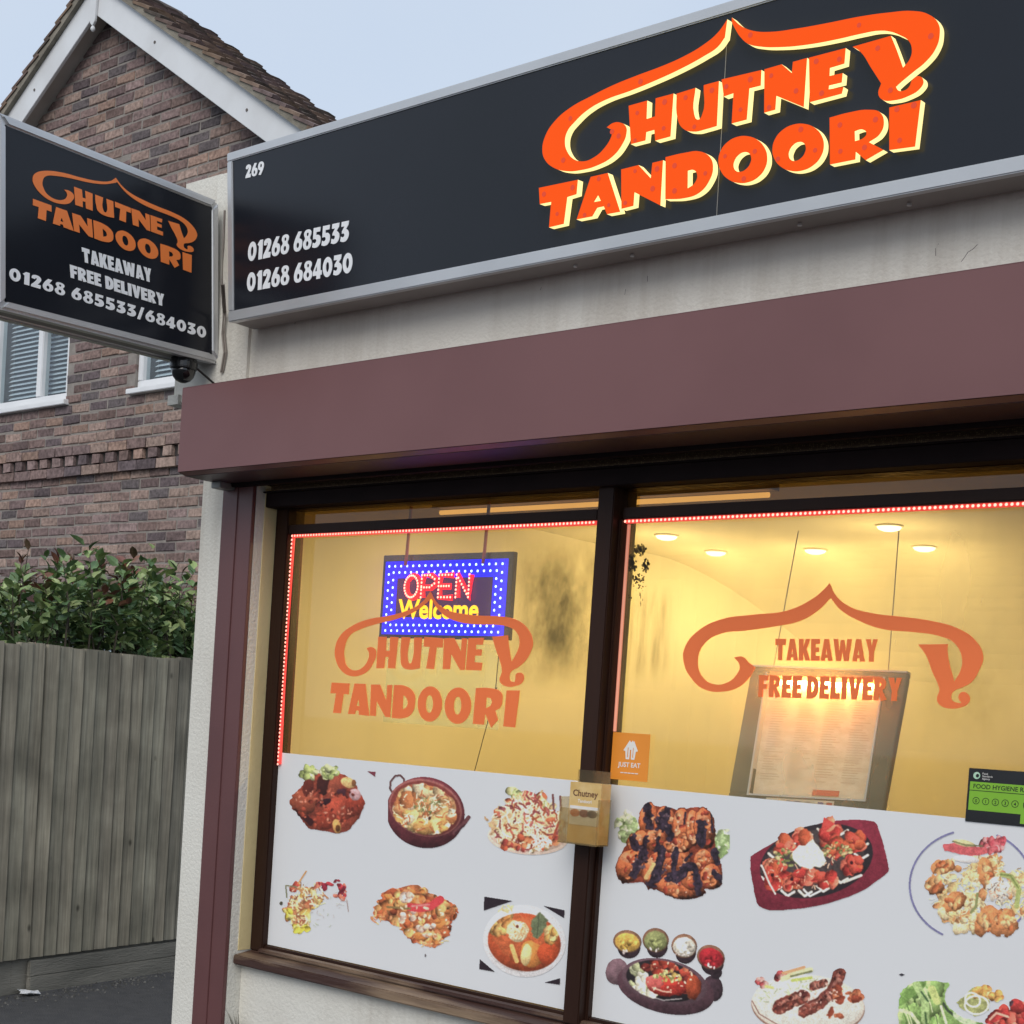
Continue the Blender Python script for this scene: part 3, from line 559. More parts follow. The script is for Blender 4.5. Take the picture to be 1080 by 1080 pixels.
# ------------------------------------------------------------------ lettering on the glass
W0 = front(YG)
M_WORANGE = mat('window_vinyl_orange', (.92, .195, .05), (.88, .185, .047), scale=8, rough=.5)
o = thing('window_lettering', 'orange vinyl swoosh and restaurant name stuck on the left pane over the light up sign', 'lettering', tuple(W0.at((450, 765))))
logo_on(W0, .004 - .012, [((x, y), (ZW[0] + x / 4.5, ZW[1] + y / 4.5)) for x, y in ((568, -75), (98, 190), (97, 513), (966, 563), (1032, 185))], M_WORANGE, o)
o = thing('window_lettering', 'wide orange vinyl swoosh arched over the words for takeaway and delivery on the right pane', 'lettering', tuple(W0.at((880, 745))))
traced('logo_swoosh', [[(525, 45, 1), (545, 85), (590, 120), (660, 140), (760, 152), (850, 165), (930, 188), (985, 225), (1011, 277), (999, 319), (974, 358), (947, 374), (918, 387), (910, 402), (913, 416), (927, 423), (942, 424, 1), (933, 410), (936, 395), (949, 389), (963, 397), (969, 413), (962, 427), (941, 438), (908, 442), (880, 435), (866, 420), (865, 405), (872, 385), (869, 369), (849, 324), (830, 274), (805, 239, 1), (899, 238, 1), (898, 263), (919, 356, 1), (938, 324), (944, 285), (920, 235), (870, 212), (790, 200), (690, 190), (620, 165), (560, 130), (528, 92, 1), (490, 130), (430, 165), (350, 182), (260, 195), (180, 205), (130, 235), (108, 290), (125, 345), (160, 365), (200, 360), (230, 335), (240, 305), (222, 280, 1), (250, 278), (268, 295), (290, 312, 1), (270, 345), (235, 375), (190, 388), (130, 382), (90, 350), (62, 290), (68, 245), (110, 195), (180, 160), (280, 145), (390, 132), (470, 95), (510, 62)]], (700, 600, 3), W0, .004 - .012, M_WORANGE, o, depth=.0012)
ZB = lambda x, y: (700 + x / 3, 600 + y / 3)
placed_text('lettering_line', 'TAKEAWAY', ZB(352, 289), ZB(676, 294), ZB(353, 221), W0, .004 - .012, M_WORANGE, o, gap=.03)
placed_text('lettering_line', 'FREE DELIVERY', (799.5, 735), (950, 739.5), (800.5, 712), W0, .004 - .012, M_WORANGE, o, gap=.05, space=.2)

# ------------------------------------------------------------------ food panels (white vinyl prints)
M_VINYL = mat('white_vinyl_print', (.765, .77, .775), (.745, .75, .757), scale=1.5, rough=.4)
M_PRINT = vcol('printed_food', rough=.42)
PV = front(YG - .004)
REF = np.array(lin((178, 188, 199)))
class Cv:
    """Paints one printed dish on a small raster; x, y are zoom pixels (x0, y0, scale) measured on the photograph."""
    def __init__(s, z, x0, y0, x1, y1, seed, res=2.3):
        s.z = z; s.d = z[2] / res; s.rs = np.random.RandomState(seed)
        s.nx = int((x1 - x0) / s.d) + 1; s.ny = int((y1 - y0) / s.d) + 1
        s.x0, s.y0 = x0, y0
        s.Y, s.X = np.mgrid[0:s.ny, 0:s.nx].astype(float); s.X = s.X * s.d + x0; s.Y = s.Y * s.d + y0
        s.c = np.zeros((s.ny, s.nx, 3)); s.a = np.zeros((s.ny, s.nx), bool)
        q_ = z[2] / 1.5; s.n1 = s.noise(4.5 * q_); s.n2 = s.noise(11 * q_); s.n0 = s.noise(1.5 * q_)
    def noise(s, cell):
        gx = int(s.nx * s.d / cell) + 3; gy = int(s.ny * s.d / cell) + 3; g = s.rs.rand(gy, gx) * 2 - 1
        u = (s.X - s.x0) / cell; v = (s.Y - s.y0) / cell; i = u.astype(int); j = v.astype(int); u -= i; v -= j
        u = u * u * (3 - 2 * u); v = v * v * (3 - 2 * v)
        return g[j, i] * (1 - u) * (1 - v) + g[j, i + 1] * u * (1 - v) + g[j + 1, i] * (1 - u) * v + g[j + 1, i + 1] * u * v
    def put(s, m, col, var=.15, sh=None, clip=None):
        if clip is not None: m = m & clip
        f = 1 + var * (.6 * s.n1 + .4 * s.n2 + .5 * s.n0)
        if sh is not None: f = f + sh
        s.c[m] = (np.array(col, float) * f[..., None])[m]; s.a |= m; return m
    def ell(s, cx, cy, rx, ry, col, ang=0, rag=.06, var=.15, shade=.15, clip=None):
        a = math.radians(ang); dx = s.X - cx; dy = s.Y - cy
        u = (dx * math.cos(a) + dy * math.sin(a)) / rx; v = (-dx * math.sin(a) + dy * math.cos(a)) / ry
        d = np.sqrt(u * u + v * v) + rag * (s.n1 + s.n2)
        return s.put(d < 1, col, var, -shade * (u * .5 + v) * 1.0 - shade * .6 * np.clip(d, 0, 1) ** 3, clip)
    def poly(s, pts, col, rag=0., var=.12, clip=None, shade=0., ch=0):
        for _ in range(ch): pts = [q for (a, b_), (c_, d_) in zip(pts, pts[1:] + pts[:1]) for q in ((a * .75 + c_ * .25, b_ * .75 + d_ * .25), (a * .25 + c_ * .75, b_ * .25 + d_ * .75))]
        X = s.X + rag * s.n1; Y = s.Y + rag * s.n2; m = np.zeros_like(s.a); n = len(pts)
        for i in range(n):
            x1, y1 = pts[i]; x2, y2 = pts[(i + 1) % n]
            if y1 == y2: continue
            m ^= ((Y < y1) != (Y < y2)) & (X < (x2 - x1) * (Y - y1) / (y2 - y1) + x1)
        ys = [p[1] for p in pts]
        return s.put(m, col, var, shade * ((sum(ys) / n) - s.Y) / (max(ys) - min(ys)), clip)
    def line(s, pts, w, col, var=.1, clip=None):
        m = np.zeros_like(s.a); w = w * (1 + (.5 * s.n1 + .3 * s.n2 if var >= .5 else .14 * s.n1 if var > .25 else 0))
        for (x1, y1), (x2, y2) in zip(pts[:-1], pts[1:]):
            L = (x2 - x1) ** 2 + (y2 - y1) ** 2 + 1e-9; t = np.clip(((s.X - x1) * (x2 - x1) + (s.Y - y1) * (y2 - y1)) / L, 0, 1)
            m |= (s.X - x1 - t * (x2 - x1)) ** 2 + (s.Y - y1 - t * (y2 - y1)) ** 2 < (w / 2) ** 2
        return s.put(m, col, var, None, clip)
    def morsels(s, n, where, pal, r0, r1, clip=None, el=1.6, shade=.3, rag=.18):
        """where: list of ellipses (cx, cy, rx, ry)"""
        for i in range(n):
            cx, cy, rx, ry = where[s.rs.randint(len(where))]; a = s.rs.rand() * 6.283; q = math.sqrt(s.rs.rand())
            r = r0 + (r1 - r0) * s.rs.rand(); e = 1 + (el - 1) * s.rs.rand()
            s.ell(cx + rx * q * math.cos(a), cy + ry * q * math.sin(a), r * e, r, pal[s.rs.randint(len(pal))], s.rs.rand() * 180, rag, .2, shade, clip)
    def rice(s, n, where, pal, l, w, clip=None):
        for i in range(n):
            cx, cy, rx, ry = where[s.rs.randint(len(where))]; a = s.rs.rand() * 6.283; q = math.sqrt(s.rs.rand())
            x = cx + rx * q * math.cos(a); y = cy + ry * q * math.sin(a); t = s.rs.rand() * 6.283; k = l * (.5 + s.rs.rand()) / 2
            b_ = (s.rs.rand() - .5) * k
            s.line([(x - k * math.cos(t), y - k * math.sin(t)), (x - b_ * math.sin(t), y + b_ * math.cos(t)), (x + k * math.cos(t), y + k * math.sin(t))], w * (.7 + .6 * s.rs.rand()), pal[s.rs.randint(len(pal))], .1, clip)
    def glints(s, n, where, clip=None, col=(236, 214, 196), r=6):
        s.morsels(n, where, [col], r * .4, r, clip, 2.4, .05, .25)
    def build(s, parent, label):
        c = np.clip(s.c, 0, 255) / 255; wt = s.a.astype(float)[..., None]
        for _ in range(2):                                             # soft print: small masked blur
            p_ = np.pad(c * wt, ((1, 1), (1, 1), (0, 0))); q_ = np.pad(wt, ((1, 1), (1, 1), (0, 0))); k_ = ((0, 1), (1, 0), (1, 1), (1, 2), (2, 1))
            c = sum(p_[i:i + c.shape[0], j:j + c.shape[1]] for i, j in k_) / np.maximum(sum(q_[i:i + c.shape[0], j:j + c.shape[1]] for i, j in k_), 1)
        c = c * .84 + c.mean(2, keepdims=True) * .16
        c = c * (1 + .05 * s.noise(1.5 * s.d) + .06 * s.noise(3 * s.d))[..., None]
        c = np.clip(c, 0, 1); c = np.where(c <= .04045, c / 12.92, ((c + .055) / 1.055) ** 2.4)
        c = np.clip(c / REF * .76, 0, .85)
        g = s.a.copy(); g[1:] |= s.a[:-1]; g[:-1] |= s.a[1:]; g[:, 1:] |= s.a[:, :-1]; g[:, :-1] |= s.a[:, 1:]
        c[~s.a] = (.757, .762, .768); s.a = g                            # white print margin: soft edges
        keep = s.a[:-1, :-1] & s.a[1:, :-1] & s.a[:-1, 1:] & s.a[1:, 1:]
        used = np.zeros_like(s.a); used[:-1, :-1] |= keep; used[1:, :-1] |= keep; used[:-1, 1:] |= keep; used[1:, 1:] |= keep
        idx = -np.ones(s.a.shape, int); idx[used] = np.arange(used.sum())
        V = [PV.at((s.z[0] + x / s.z[2], s.z[1] + y / s.z[2]), .0012) for x, y in zip(s.X[used], s.Y[used])]
        j, i = np.nonzero(keep)
        F = [tuple(map(int, q)) for q in np.stack([idx[j, i], idx[j + 1, i], idx[j + 1, i + 1], idx[j, i + 1]], 1)]
        o = from_data('dish_print', V, F, M_PRINT, parent, cols=c[used]); o['label'] = label

pl = thing('food_panel', 'white vinyl panel of six printed curry dishes on the left pane', 'poster', (-3.2, YG, .727))
MB().box(-3.845, -2.5305, YG - .004, YG - .002, .73, 1.400).build('panel', M_VINYL, pl)
pr = thing('food_panel', 'white vinyl panel of printed grills and platters on the right pane', 'poster', (-1.6, YG, .727))
MB().box(-2.4415, -.722, YG - .004, YG - .002, .728, 1.3985).build('panel', M_VINYL, pr)

# lamb shanks
Z = (290, 795, 6.75); c = Cv(Z, 90, 70, 740, 600, 1)
body = c.poly([(108, 330), (125, 280), (200, 240), (205, 170), (330, 130), (480, 140), (560, 200), (600, 270), (640, 330), (635, 400), (560, 500), (500, 572), (300, 545), (235, 530), (150, 420), (110, 380)], (122, 52, 38), 8, .3, None, .2, 1)
c.ell(200, 345, 95, 85, (140, 66, 46), 20, clip=body, shade=.3); c.ell(235, 240, 40, 70, (92, 36, 28), 8, clip=body)
c.ell(345, 220, 48, 75, (58, 24, 22), 0, clip=body); c.ell(420, 230, 42, 85, (140, 66, 48), 15, clip=body)
c.poly([(130, 390), (230, 440), (300, 490), (250, 510), (160, 440)], (52, 20, 22), 10, clip=body)
c.ell(470, 390, 125, 95, (156, 62, 44), -20, clip=body, shade=.35); c.ell(365, 470, 75, 72, (134, 50, 34), 0, clip=body, shade=.3)
c.ell(570, 360, 68, 85, (142, 52, 36), 10, clip=body, shade=.3); c.ell(350, 345, 55, 22, (48, 22, 30), -20, clip=body); c.ell(490, 275, 50, 25, (70, 34, 44), 10, clip=body)
c.ell(570, 290, 45, 42, (178, 142, 150), 30, clip=body, shade=.2)
c.morsels(60, [(380, 380, 230, 150)], [(150, 62, 44), (110, 42, 32), (168, 84, 62)], 6, 16, body); c.glints(24, [(460, 380, 150, 110), (230, 300, 90, 60)], body, (190, 126, 104), 8)
for cx, cy in ((245, 140), (385, 130)): c.morsels(26, [(cx, cy, 58, 36)], [(190, 206, 150), (160, 180, 108), (214, 220, 180), (140, 160, 96)], 10, 24)
c.ell(520, 205, 58, 36, (202, 168, 108), 20); c.ell(562, 208, 16, 24, (120, 76, 44), 0); c.ell(440, 515, 30, 52, (190, 142, 78), -10, shade=.2); c.ell(447, 530, 17, 24, (88, 52, 24), 0)
c.poly([(655, 124), (716, 128), (714, 166)], (104, 44, 60)); c.build(pl, 'dark brown lamb shanks with lettuce')

# karahi of creamy curry
Z = (440, 795, 6.0); c = Cv(Z, -185, 100, 345, 610, 2)
c.line([(-155, 250), (-172, 220), (-168, 175), (-140, 140), (-108, 136), (-84, 160), (-82, 190)], 13, (92, 62, 66))
c.ell(52, 372, 250, 224, (104, 44, 54), 15, 0, .12, .3); c.ell(52, 342, 236, 178, (142, 84, 82), 17, 0, .1); c.ell(52, 346, 224, 168, (112, 50, 46), 17, 0)
fd = c.ell(48, 352, 206, 158, (188, 138, 92), 15, .05, .25)
c.ell(60, 215, 150, 40, (170, 92, 66), 22, clip=fd)
c.morsels(70, [(45, 350, 200, 150)], [(214, 186, 140), (196, 138, 88), (226, 206, 170), (182, 112, 66), (206, 166, 110)], 18, 46, fd, 1.5, .3)
c.morsels(26, [(10, 430, 150, 70), (110, 470, 90, 40)], [(220, 190, 124), (230, 214, 180), (200, 150, 84)], 26, 52, fd, 1.4, .35)
c.rice(50, [(70, 330, 90, 50)], [(120, 136, 84), (96, 110, 66), (224, 214, 184)], 20, 6, fd); c.rice(60, [(45, 360, 190, 130)], [(240, 226, 200), (170, 92, 54)], 34, 7, fd); c.ell(78, 408, 9, 12, (70, 40, 30))
c.line([(235, 500), (290, 450), (325, 402)], 26, (96, 56, 62)); c.line([(240, 505), (300, 450)], 10, (60, 32, 40)); c.build(pl, 'round copper karahi of creamy curry')

# biryani heap
c = Cv(Z, 425, 185, 1000, 650, 3)
c.ell(700, 530, 255, 108, (212, 196, 186), 4, 0, .05, .1); c.ell(700, 522, 240, 96, (196, 172, 158), 4, 0)
H = [(690, 430, 230, 150), (690, 520, 210, 90), (700, 340, 130, 90)]
c.ell(690, 455, 245, 150, (196, 164, 124), 5, .12, .3); c.morsels(90, H, [(150, 82, 80), (206, 176, 130), (178, 118, 84), (128, 66, 74), (216, 196, 156), (184, 96, 64)], 12, 34)
c.ell(690, 282, 70, 46, (172, 74, 72), 0); c.morsels(14, [(610, 245, 40, 40), (800, 300, 30, 40)], [(208, 212, 150), (176, 196, 130)], 12, 26); c.line([(760, 290), (790, 235)], 14, (170, 150, 110))
c.rice(330, H, [(232, 220, 188), (222, 204, 160), (240, 232, 210), (206, 170, 120)], 46, 8); c.rice(60, H, [(132, 62, 66), (150, 76, 50), (176, 92, 84)], 44, 10)
c.morsels(30, [(640, 570, 120, 40), (820, 560, 100, 40)], [(184, 84, 56), (206, 120, 80), (150, 60, 52)], 10, 24); c.rice(50, [(790, 560, 60, 40)], [(244, 234, 220)], 26, 6)
for x, y in ((858, 300), (905, 310)): c.line([(x, y - 40), (x + 6, y + 50)], 14, (110, 70, 72))
c.line([(900, 430), (860, 530)], 16, (156, 68, 50)); c.build(pl, 'heap of mixed rice biryani with onion strings')

# scattered salad
Z = (285, 905, 6.75); c = Cv(Z, 55, 70, 600, 560, 4)
H = [(205, 270, 70, 90), (180, 380, 70, 70), (310, 280, 90, 80), (215, 460, 60, 50)]
P_ = [(186, 116, 80), (206, 190, 120), (160, 88, 60), (220, 206, 160), (196, 160, 80), (176, 70, 60)]
c.morsels(95, H, P_, 8, 26, None, 2.2, .25, .3); c.rice(120, H, [(222, 214, 150), (170, 120, 80), (130, 84, 60), (230, 222, 190)], 44, 8)
c.morsels(34, [(470, 210, 60, 60), (360, 190, 40, 26), (520, 250, 30, 40)], [(140, 36, 56), (176, 54, 66), (110, 34, 48), (196, 110, 90)], 7, 20, None, 2, .2, .3)
c.morsels(22, [(220, 490, 50, 34), (120, 400, 30, 40)], [(206, 200, 70), (188, 176, 60), (214, 204, 120)], 10, 24)
c.line([(110, 195), (118, 280)], 9, (104, 112, 84)); c.line([(110, 195), (190, 205)], 9, (120, 124, 92)); c.line([(200, 180), (255, 95)], 12, (184, 140, 88)); c.line([(545, 300), (556, 380)], 6, (150, 130, 130)); c.ell(78, 322, 12, 14, (70, 70, 60))
c.rice(26, [(360, 420, 110, 80), (480, 300, 60, 60)], [(160, 176, 160), (168, 170, 176)], 18, 5); c.build(pl, 'scattered rice salad with red garnish')

# curry heap with red chilli
Z = (380, 920, 4.696); c = Cv(Z, 50, 45, 515, 430, 5)
bd = c.poly([(60, 210), (110, 100), (180, 80), (260, 62), (330, 90), (420, 140), (490, 190), (455, 260), (430, 320), (375, 380), (320, 370), (250, 350), (215, 290), (150, 250), (85, 240)], (166, 96, 58), 14, .3)
c.morsels(120, [(280, 220, 210, 150)], [(186, 112, 62), (146, 70, 44), (206, 150, 92), (170, 86, 50), (196, 126, 84)], 8, 26, bd, 2, .35)
c.morsels(30, [(220, 120, 120, 40), (330, 280, 90, 80)], [(214, 166, 100), (192, 118, 60)], 10, 24, bd); c.morsels(20, [(220, 210, 50, 40), (330, 280, 40, 40), (240, 120, 40, 20)], [(222, 196, 186), (206, 176, 160)], 8, 18, bd)
c.line([(245, 172), (300, 178), (350, 168), (395, 136)], 40, (196, 58, 66)); c.line([(255, 168), (340, 160)], 9, (226, 120, 120)); c.line([(135, 172), (245, 180)], 12, (122, 104, 64))
c.glints(30, [(300, 250, 150, 100)], bd, (232, 202, 176), 7); c.rice(30, [(80, 220, 30, 30), (350, 330, 80, 40)], [(206, 176, 120), (196, 130, 90)], 24, 6); c.ell(322, 412, 4, 8, (110, 110, 120)); c.build(pl, 'brown curry heap topped with a red chilli')

# soup curry on a white plate with black corners
c = Cv(Z, 580, 110, 1020, 570, 6)
for q in ([(613, 120), (755, 142), (612, 190)], [(905, 165), (1012, 188), (1010, 228)], [(592, 430), (668, 494), (588, 480)], [(910, 546), (990, 524), (988, 558)]): c.poly(q, (38, 30, 40), 0, .08)
c.ell(812, 340, 205, 178, (196, 202, 212), 8, 0, .03, .05, clip=~c.a); c.ell(806, 345, 186, 150, (206, 206, 212), 8, 0, .03); so_ = c.ell(812, 346, 182, 143, (170, 72, 40), 10, 0, .15, .2)
c.ell(812, 330, 160, 115, (182, 88, 50), 10, .1, .2, clip=so_); c.morsels(14, [(700, 250, 40, 50)], [(214, 168, 96), (196, 130, 70)], 14, 30, so_)
c.ell(780, 290, 56, 54, (224, 206, 160), 0, .1, .12, .2); c.rice(34, [(780, 290, 46, 44)], [(196, 150, 96), (236, 226, 196)], 20, 6); c.ell(778, 268, 8, 8, (110, 50, 40))
c.ell(850, 405, 56, 66, (206, 128, 60), -10, .08, .15, .25, so_); c.ell(822, 410, 26, 50, (232, 206, 140), 12, .1, .1, .2, so_); c.line([(750, 365), (775, 440)], 22, (218, 170, 100)); c.ell(930, 400, 50, 56, (186, 72, 38), 0, .08, .15, .2, so_)
c.morsels(12, [(945, 300, 36, 36)], [(214, 160, 84), (230, 196, 130)], 12, 26, so_); c.poly([(888, 196), (926, 240), (905, 300), (880, 335), (852, 320), (845, 250)], (92, 106, 78), 6, .2); c.line([(886, 205), (875, 325)], 4, (66, 76, 58))
c.rice(12, [(720, 180, 40, 14)], [(200, 190, 140)], 20, 6, None); c.build(pl, 'orange curry soup in a white bowl on black')

# grilled chicken with char
Z = (640, 835, 7.714); c = Cv(Z, 60, 80, 1000, 890, 7)
for q in ((170, 290, 90, 95), (930, 430, 60, 90)): c.morsels(40, [q], [(150, 178, 128), (186, 204, 172), (120, 150, 96), (206, 216, 196)], 12, 34, None, 2.2, .2, .3)
c.poly([(270, 190), (330, 110), (480, 125), (600, 150), (700, 125), (830, 140), (870, 260), (880, 470), (930, 560), (935, 700), (880, 775), (760, 800), (660, 862), (480, 835), (330, 740), (130, 740), (85, 680), (110, 500), (200, 370), (280, 300)], (120, 52, 36), 6, .3, None, .1, 1)
PCS = [(335, 220, 75, 130, 6), (470, 270, 85, 150, 4), (610, 290, 70, 150, 0), (700, 290, 55, 150, 0), (795, 300, 80, 165, -6), (270, 420, 95, 110, 25), (390, 390, 85, 95, 10), (190, 600, 110, 140, 25), (390, 640, 95, 150, 18), (560, 560, 120, 120, 5), (600, 770, 190, 95, 8), (690, 690, 90, 110, -10), (790, 560, 80, 90, 0), (850, 690, 90, 100, -8), (570, 440, 110, 60, 0)]
for x, y, rx, ry, an in PCS:
    c.ell(x, y, rx * 1.06, ry * 1.05, (92, 38, 28), an, .07, .2, .1)
    m_ = c.ell(x, y, rx, ry, (188, 98, 58), an, .07, .3, .45)
    c.ell(x - rx * .25, y - ry * .45, rx * .5, ry * .3, (206, 132, 92), an, .25, .25, .1, m_)
    c.morsels(12, [(x, y, rx * .8, ry * .8)], [(202, 116, 70), (170, 74, 46), (214, 146, 104), (150, 58, 42)], 8, 20, m_, 2.2, .3, .35)
    c.glints(5, [(x, y, rx * .7, ry * .7)], m_, (228, 190, 168), 7)
allm = c.a.copy()
for p_, w_ in (([(335, 110), (345, 280)], 62), ([(480, 170), (450, 280)], 92), ([(520, 370), (500, 300)], 70), ([(770, 260), (765, 420)], 78), ([(850, 180), (860, 330)], 18), ([(640, 170), (630, 260)], 16), ([(310, 400), (285, 540), (215, 670)], 66), ([(200, 380), (240, 450)], 60), ([(440, 480), (425, 600), (370, 740)], 86), ([(425, 370), (400, 480)], 36), ([(560, 460), (545, 620)], 46), ([(520, 700), (600, 680), (690, 610)], 84), ([(715, 600), (750, 830)], 54), ([(880, 490), (895, 570)], 58), ([(870, 660), (925, 720)], 56), ([(640, 560), (690, 500)], 26)): c.line(p_, w_, (42, 34, 48), .6, allm)
c.morsels(40, [(430, 620, 60, 130), (600, 680, 100, 50), (460, 230, 60, 60), (280, 540, 50, 100)], [(74, 56, 72), (96, 78, 92), (30, 24, 32)], 4, 12, allm, 2, .2, .3)
c.line([(320, 700), (380, 590)], 34, (216, 172, 110), .2, allm)
c.build(pr, 'charred grilled chicken pieces with parsley')

# red sizzler platter
Z = (780, 850, 6.353); c = Cv(Z, 50, 60, 1020, 730, 8)
bo = c.poly([(60, 350), (110, 310), (330, 190), (560, 105), (720, 92), (890, 95), (930, 130), (1003, 410), (995, 450), (800, 590), (500, 680), (220, 705), (140, 680), (108, 640)], (118, 36, 54), 2, .12, None, .25, 1)
pn = c.ell(515, 368, 385, 240, (44, 38, 44), -14, 0, .15, .1); c.ell(500, 370, 350, 205, (66, 58, 60), -14, .04, .2, .1)
for k in range(16):
    a = 6.283 * k / 16 + .2; x = 500 + 320 * math.cos(a); y = 375 + 195 * math.sin(a) - 80 * math.cos(a)
    c.line([(x - 40, y - 14), (x, y + 22), (x + 46, y - 6)], 17, (216, 214, 206), .1, pn)
for x, y, rx, ry in ((600, 180, 70, 90), (420, 210, 60, 45), (310, 270, 75, 60), (240, 420, 75, 80), (350, 500, 85, 75), (460, 470, 80, 60), (590, 490, 90, 85), (760, 400, 85, 80), (770, 240, 85, 80), (650, 290, 90, 70), (220, 500, 50, 50)):
    c.morsels(18, [(x, y, rx * .7, ry * .7)], [(196, 72, 58), (214, 104, 84), (176, 52, 48), (222, 132, 100), (190, 84, 54)], 16, 40, None, 1.6, .3)
c.poly([(565, 75), (640, 120), (540, 200)], (204, 66, 62)); c.morsels(60, [(320, 340, 90, 60), (650, 300, 100, 60)], [(104, 116, 66), (140, 150, 90), (190, 170, 120)], 5, 14, pn, 2.2); c.rice(60, [(420, 420, 260, 150)], [(232, 190, 160), (150, 50, 40)], 26, 6, pn)
for x, y in ((350, 490), (750, 380), (220, 462)): c.ell(x, y, 12, 12, (60, 24, 30))
c.poly([(350, 320), (400, 265), (440, 265), (490, 220), (560, 310), (580, 370), (540, 412), (500, 402), (480, 422), (400, 405), (365, 370)], (212, 220, 208), 4, .04); c.line([(430, 560), (470, 605), (540, 570)], 14, (226, 226, 222)); c.line([(150, 400), (200, 520), (240, 590)], 12, (214, 212, 208)); c.line([(700, 510), (815, 465)], 18, (214, 208, 200)); c.build(pr, 'tandoori chicken on a dark red oval sizzler board')

# plate of chicken biryani with a blue rim
Z = (940, 860, 7.714); c = Cv(Z, 130, 110, 1420, 1130, 9)
A_ = lambda t0, t1: [(650 + 500 * math.cos(math.radians(t)), 570 + 450 * math.sin(math.radians(t))) for t in np.linspace(t0, t1, 24)]
for t0, t1 in ((118, 253), (295, 345), (20, 60)): c.line(A_(t0, t1), 17, (104, 108, 156), .06)
H = [(520, 600, 200, 230), (800, 640, 250, 260), (600, 800, 220, 130), (760, 430, 160, 110), (1050, 640, 120, 200)]
c.morsels(120, H, [(206, 176, 122), (214, 196, 150), (190, 130, 84), (222, 206, 166)], 18, 44, None, 1.6, .2, .3)
c.rice(420, H, [(224, 206, 150), (232, 222, 190), (206, 180, 120), (216, 196, 140), (150, 130, 100)], 42, 8)
for x, y, rx, ry, an in ((420, 420, 110, 60, -10), (350, 560, 80, 80, 20), (520, 700, 100, 70, -35), (770, 470, 60, 130, -8), (860, 860, 90, 130, -35), (950, 880, 80, 110, -10), (740, 880, 60, 110, 10)):
    c.ell(x, y, rx, ry, (192, 124, 76), an, .14, .25, .3); c.morsels(9, [(x, y, rx * .7, ry * .7)], [(180, 100, 60), (206, 150, 96), (214, 170, 120)], 12, 30, None, 1.8, .3)
c.poly([(420, 230), (520, 225), (740, 255), (860, 290), (700, 330), (560, 320), (430, 285)], (190, 84, 92), 8, .2); c.morsels(30, [(830, 230, 90, 60)], [(196, 92, 102), (214, 140, 144), (180, 70, 84)], 14, 34); c.ell(590, 225, 90, 26, (196, 190, 140), 12); c.line([(500, 210), (600, 240), (740, 250)], 12, (104, 110, 76))
c.ell(600, 355, 110, 30, (206, 210, 216), 6, .1, .04); c.line([(900, 480), (980, 500), (1040, 600), (1020, 740)], 40, (150, 166, 100)); c.line([(890, 480), (970, 490), (1035, 590)], 12, (112, 130, 70)); c.line([(700, 640), (690, 740), (650, 790)], 22, (124, 136, 88)); c.ell(880, 620, 90, 90, (210, 206, 196), 20, .3, .1); c.rice(60, [(880, 620, 90, 90)], [(90, 84, 90), (232, 226, 214), (196, 140, 110)], 18, 6)
c.build(pr, 'chicken biryani on a blue rimmed plate')

# black sizzler with four sauce pots
Z = (630, 970, 7.2); c = Cv(Z, 50, 55, 980, 735, 10)
c.ell(150, 395, 88, 100, (112, 88, 100), 10, .02, .15, .25); c.ell(880, 520, 72, 100, (62, 46, 56), -10, .03, .2, .2); c.ell(900, 400, 46, 50, (48, 38, 46), 0, .05)
c.ell(520, 520, 375, 190, (84, 58, 70), 13, 0, .15, .25); c.ell(510, 470, 330, 170, (92, 70, 82), 12, 0, .1); pn = c.ell(505, 465, 290, 150, (36, 32, 36), 12, 0, .2, .1)
c.line([(240, 470), (330, 560), (500, 612), (640, 600)], 9, (150, 150, 156)); c.morsels(40, [(310, 430, 70, 110), (380, 560, 50, 30)], [(212, 214, 196), (186, 196, 160), (160, 170, 130), (224, 224, 216)], 16, 36, pn, 1.6, .25)
c.morsels(50, [(520, 350, 180, 60), (700, 450, 80, 110)], [(150, 52, 40), (176, 66, 50), (110, 40, 36), (196, 110, 80)], 14, 36, pn, 1.5, .3); c.ell(525, 500, 150, 82, (190, 52, 44), 8, .08, .2, .35); c.ell(440, 470, 70, 60, (206, 92, 88), 0, .1, .2, .2); c.ell(730, 510, 55, 90, (160, 66, 40), -8, .1, .2, .3)
c.morsels(30, [(540, 430, 110, 40)], [(206, 200, 130), (176, 150, 80), (140, 150, 84)], 7, 18); c.line([(420, 515), (500, 545), (560, 550)], 12, (236, 170, 150)); c.glints(24, [(520, 420, 200, 120)], pn, (232, 206, 180), 8)
for x, y, rx, ry, an, cc in ((228, 165, 108, 86, 8, (206, 166, 74)), (443, 155, 100, 92, 8, (122, 132, 84)), (660, 200, 98, 92, 14, (206, 206, 196)), (862, 285, 108, 92, 22, (164, 34, 44))):
    c.ell(x + 12, y + 48, rx * .8, ry * .95, (48, 36, 44), an, 0, .3, .1); c.ell(x, y, rx, ry, (120, 88, 70), an, 0, .2, .2); m_ = c.ell(x, y + 6, rx * .88, ry * .82, cc, an, .04, .25, .2)
    c.morsels(12, [(x, y + 20, rx * .6, ry * .4)], [tuple(min(255, v * 1.18) for v in cc), cc, tuple(v * .8 for v in cc)], 8, 22, m_); c.glints(4, [(x - 20, y + 70, 60, 14)], None, (214, 206, 206), 9)
c.build(pr, 'black sizzler dish with four small sauce pots')

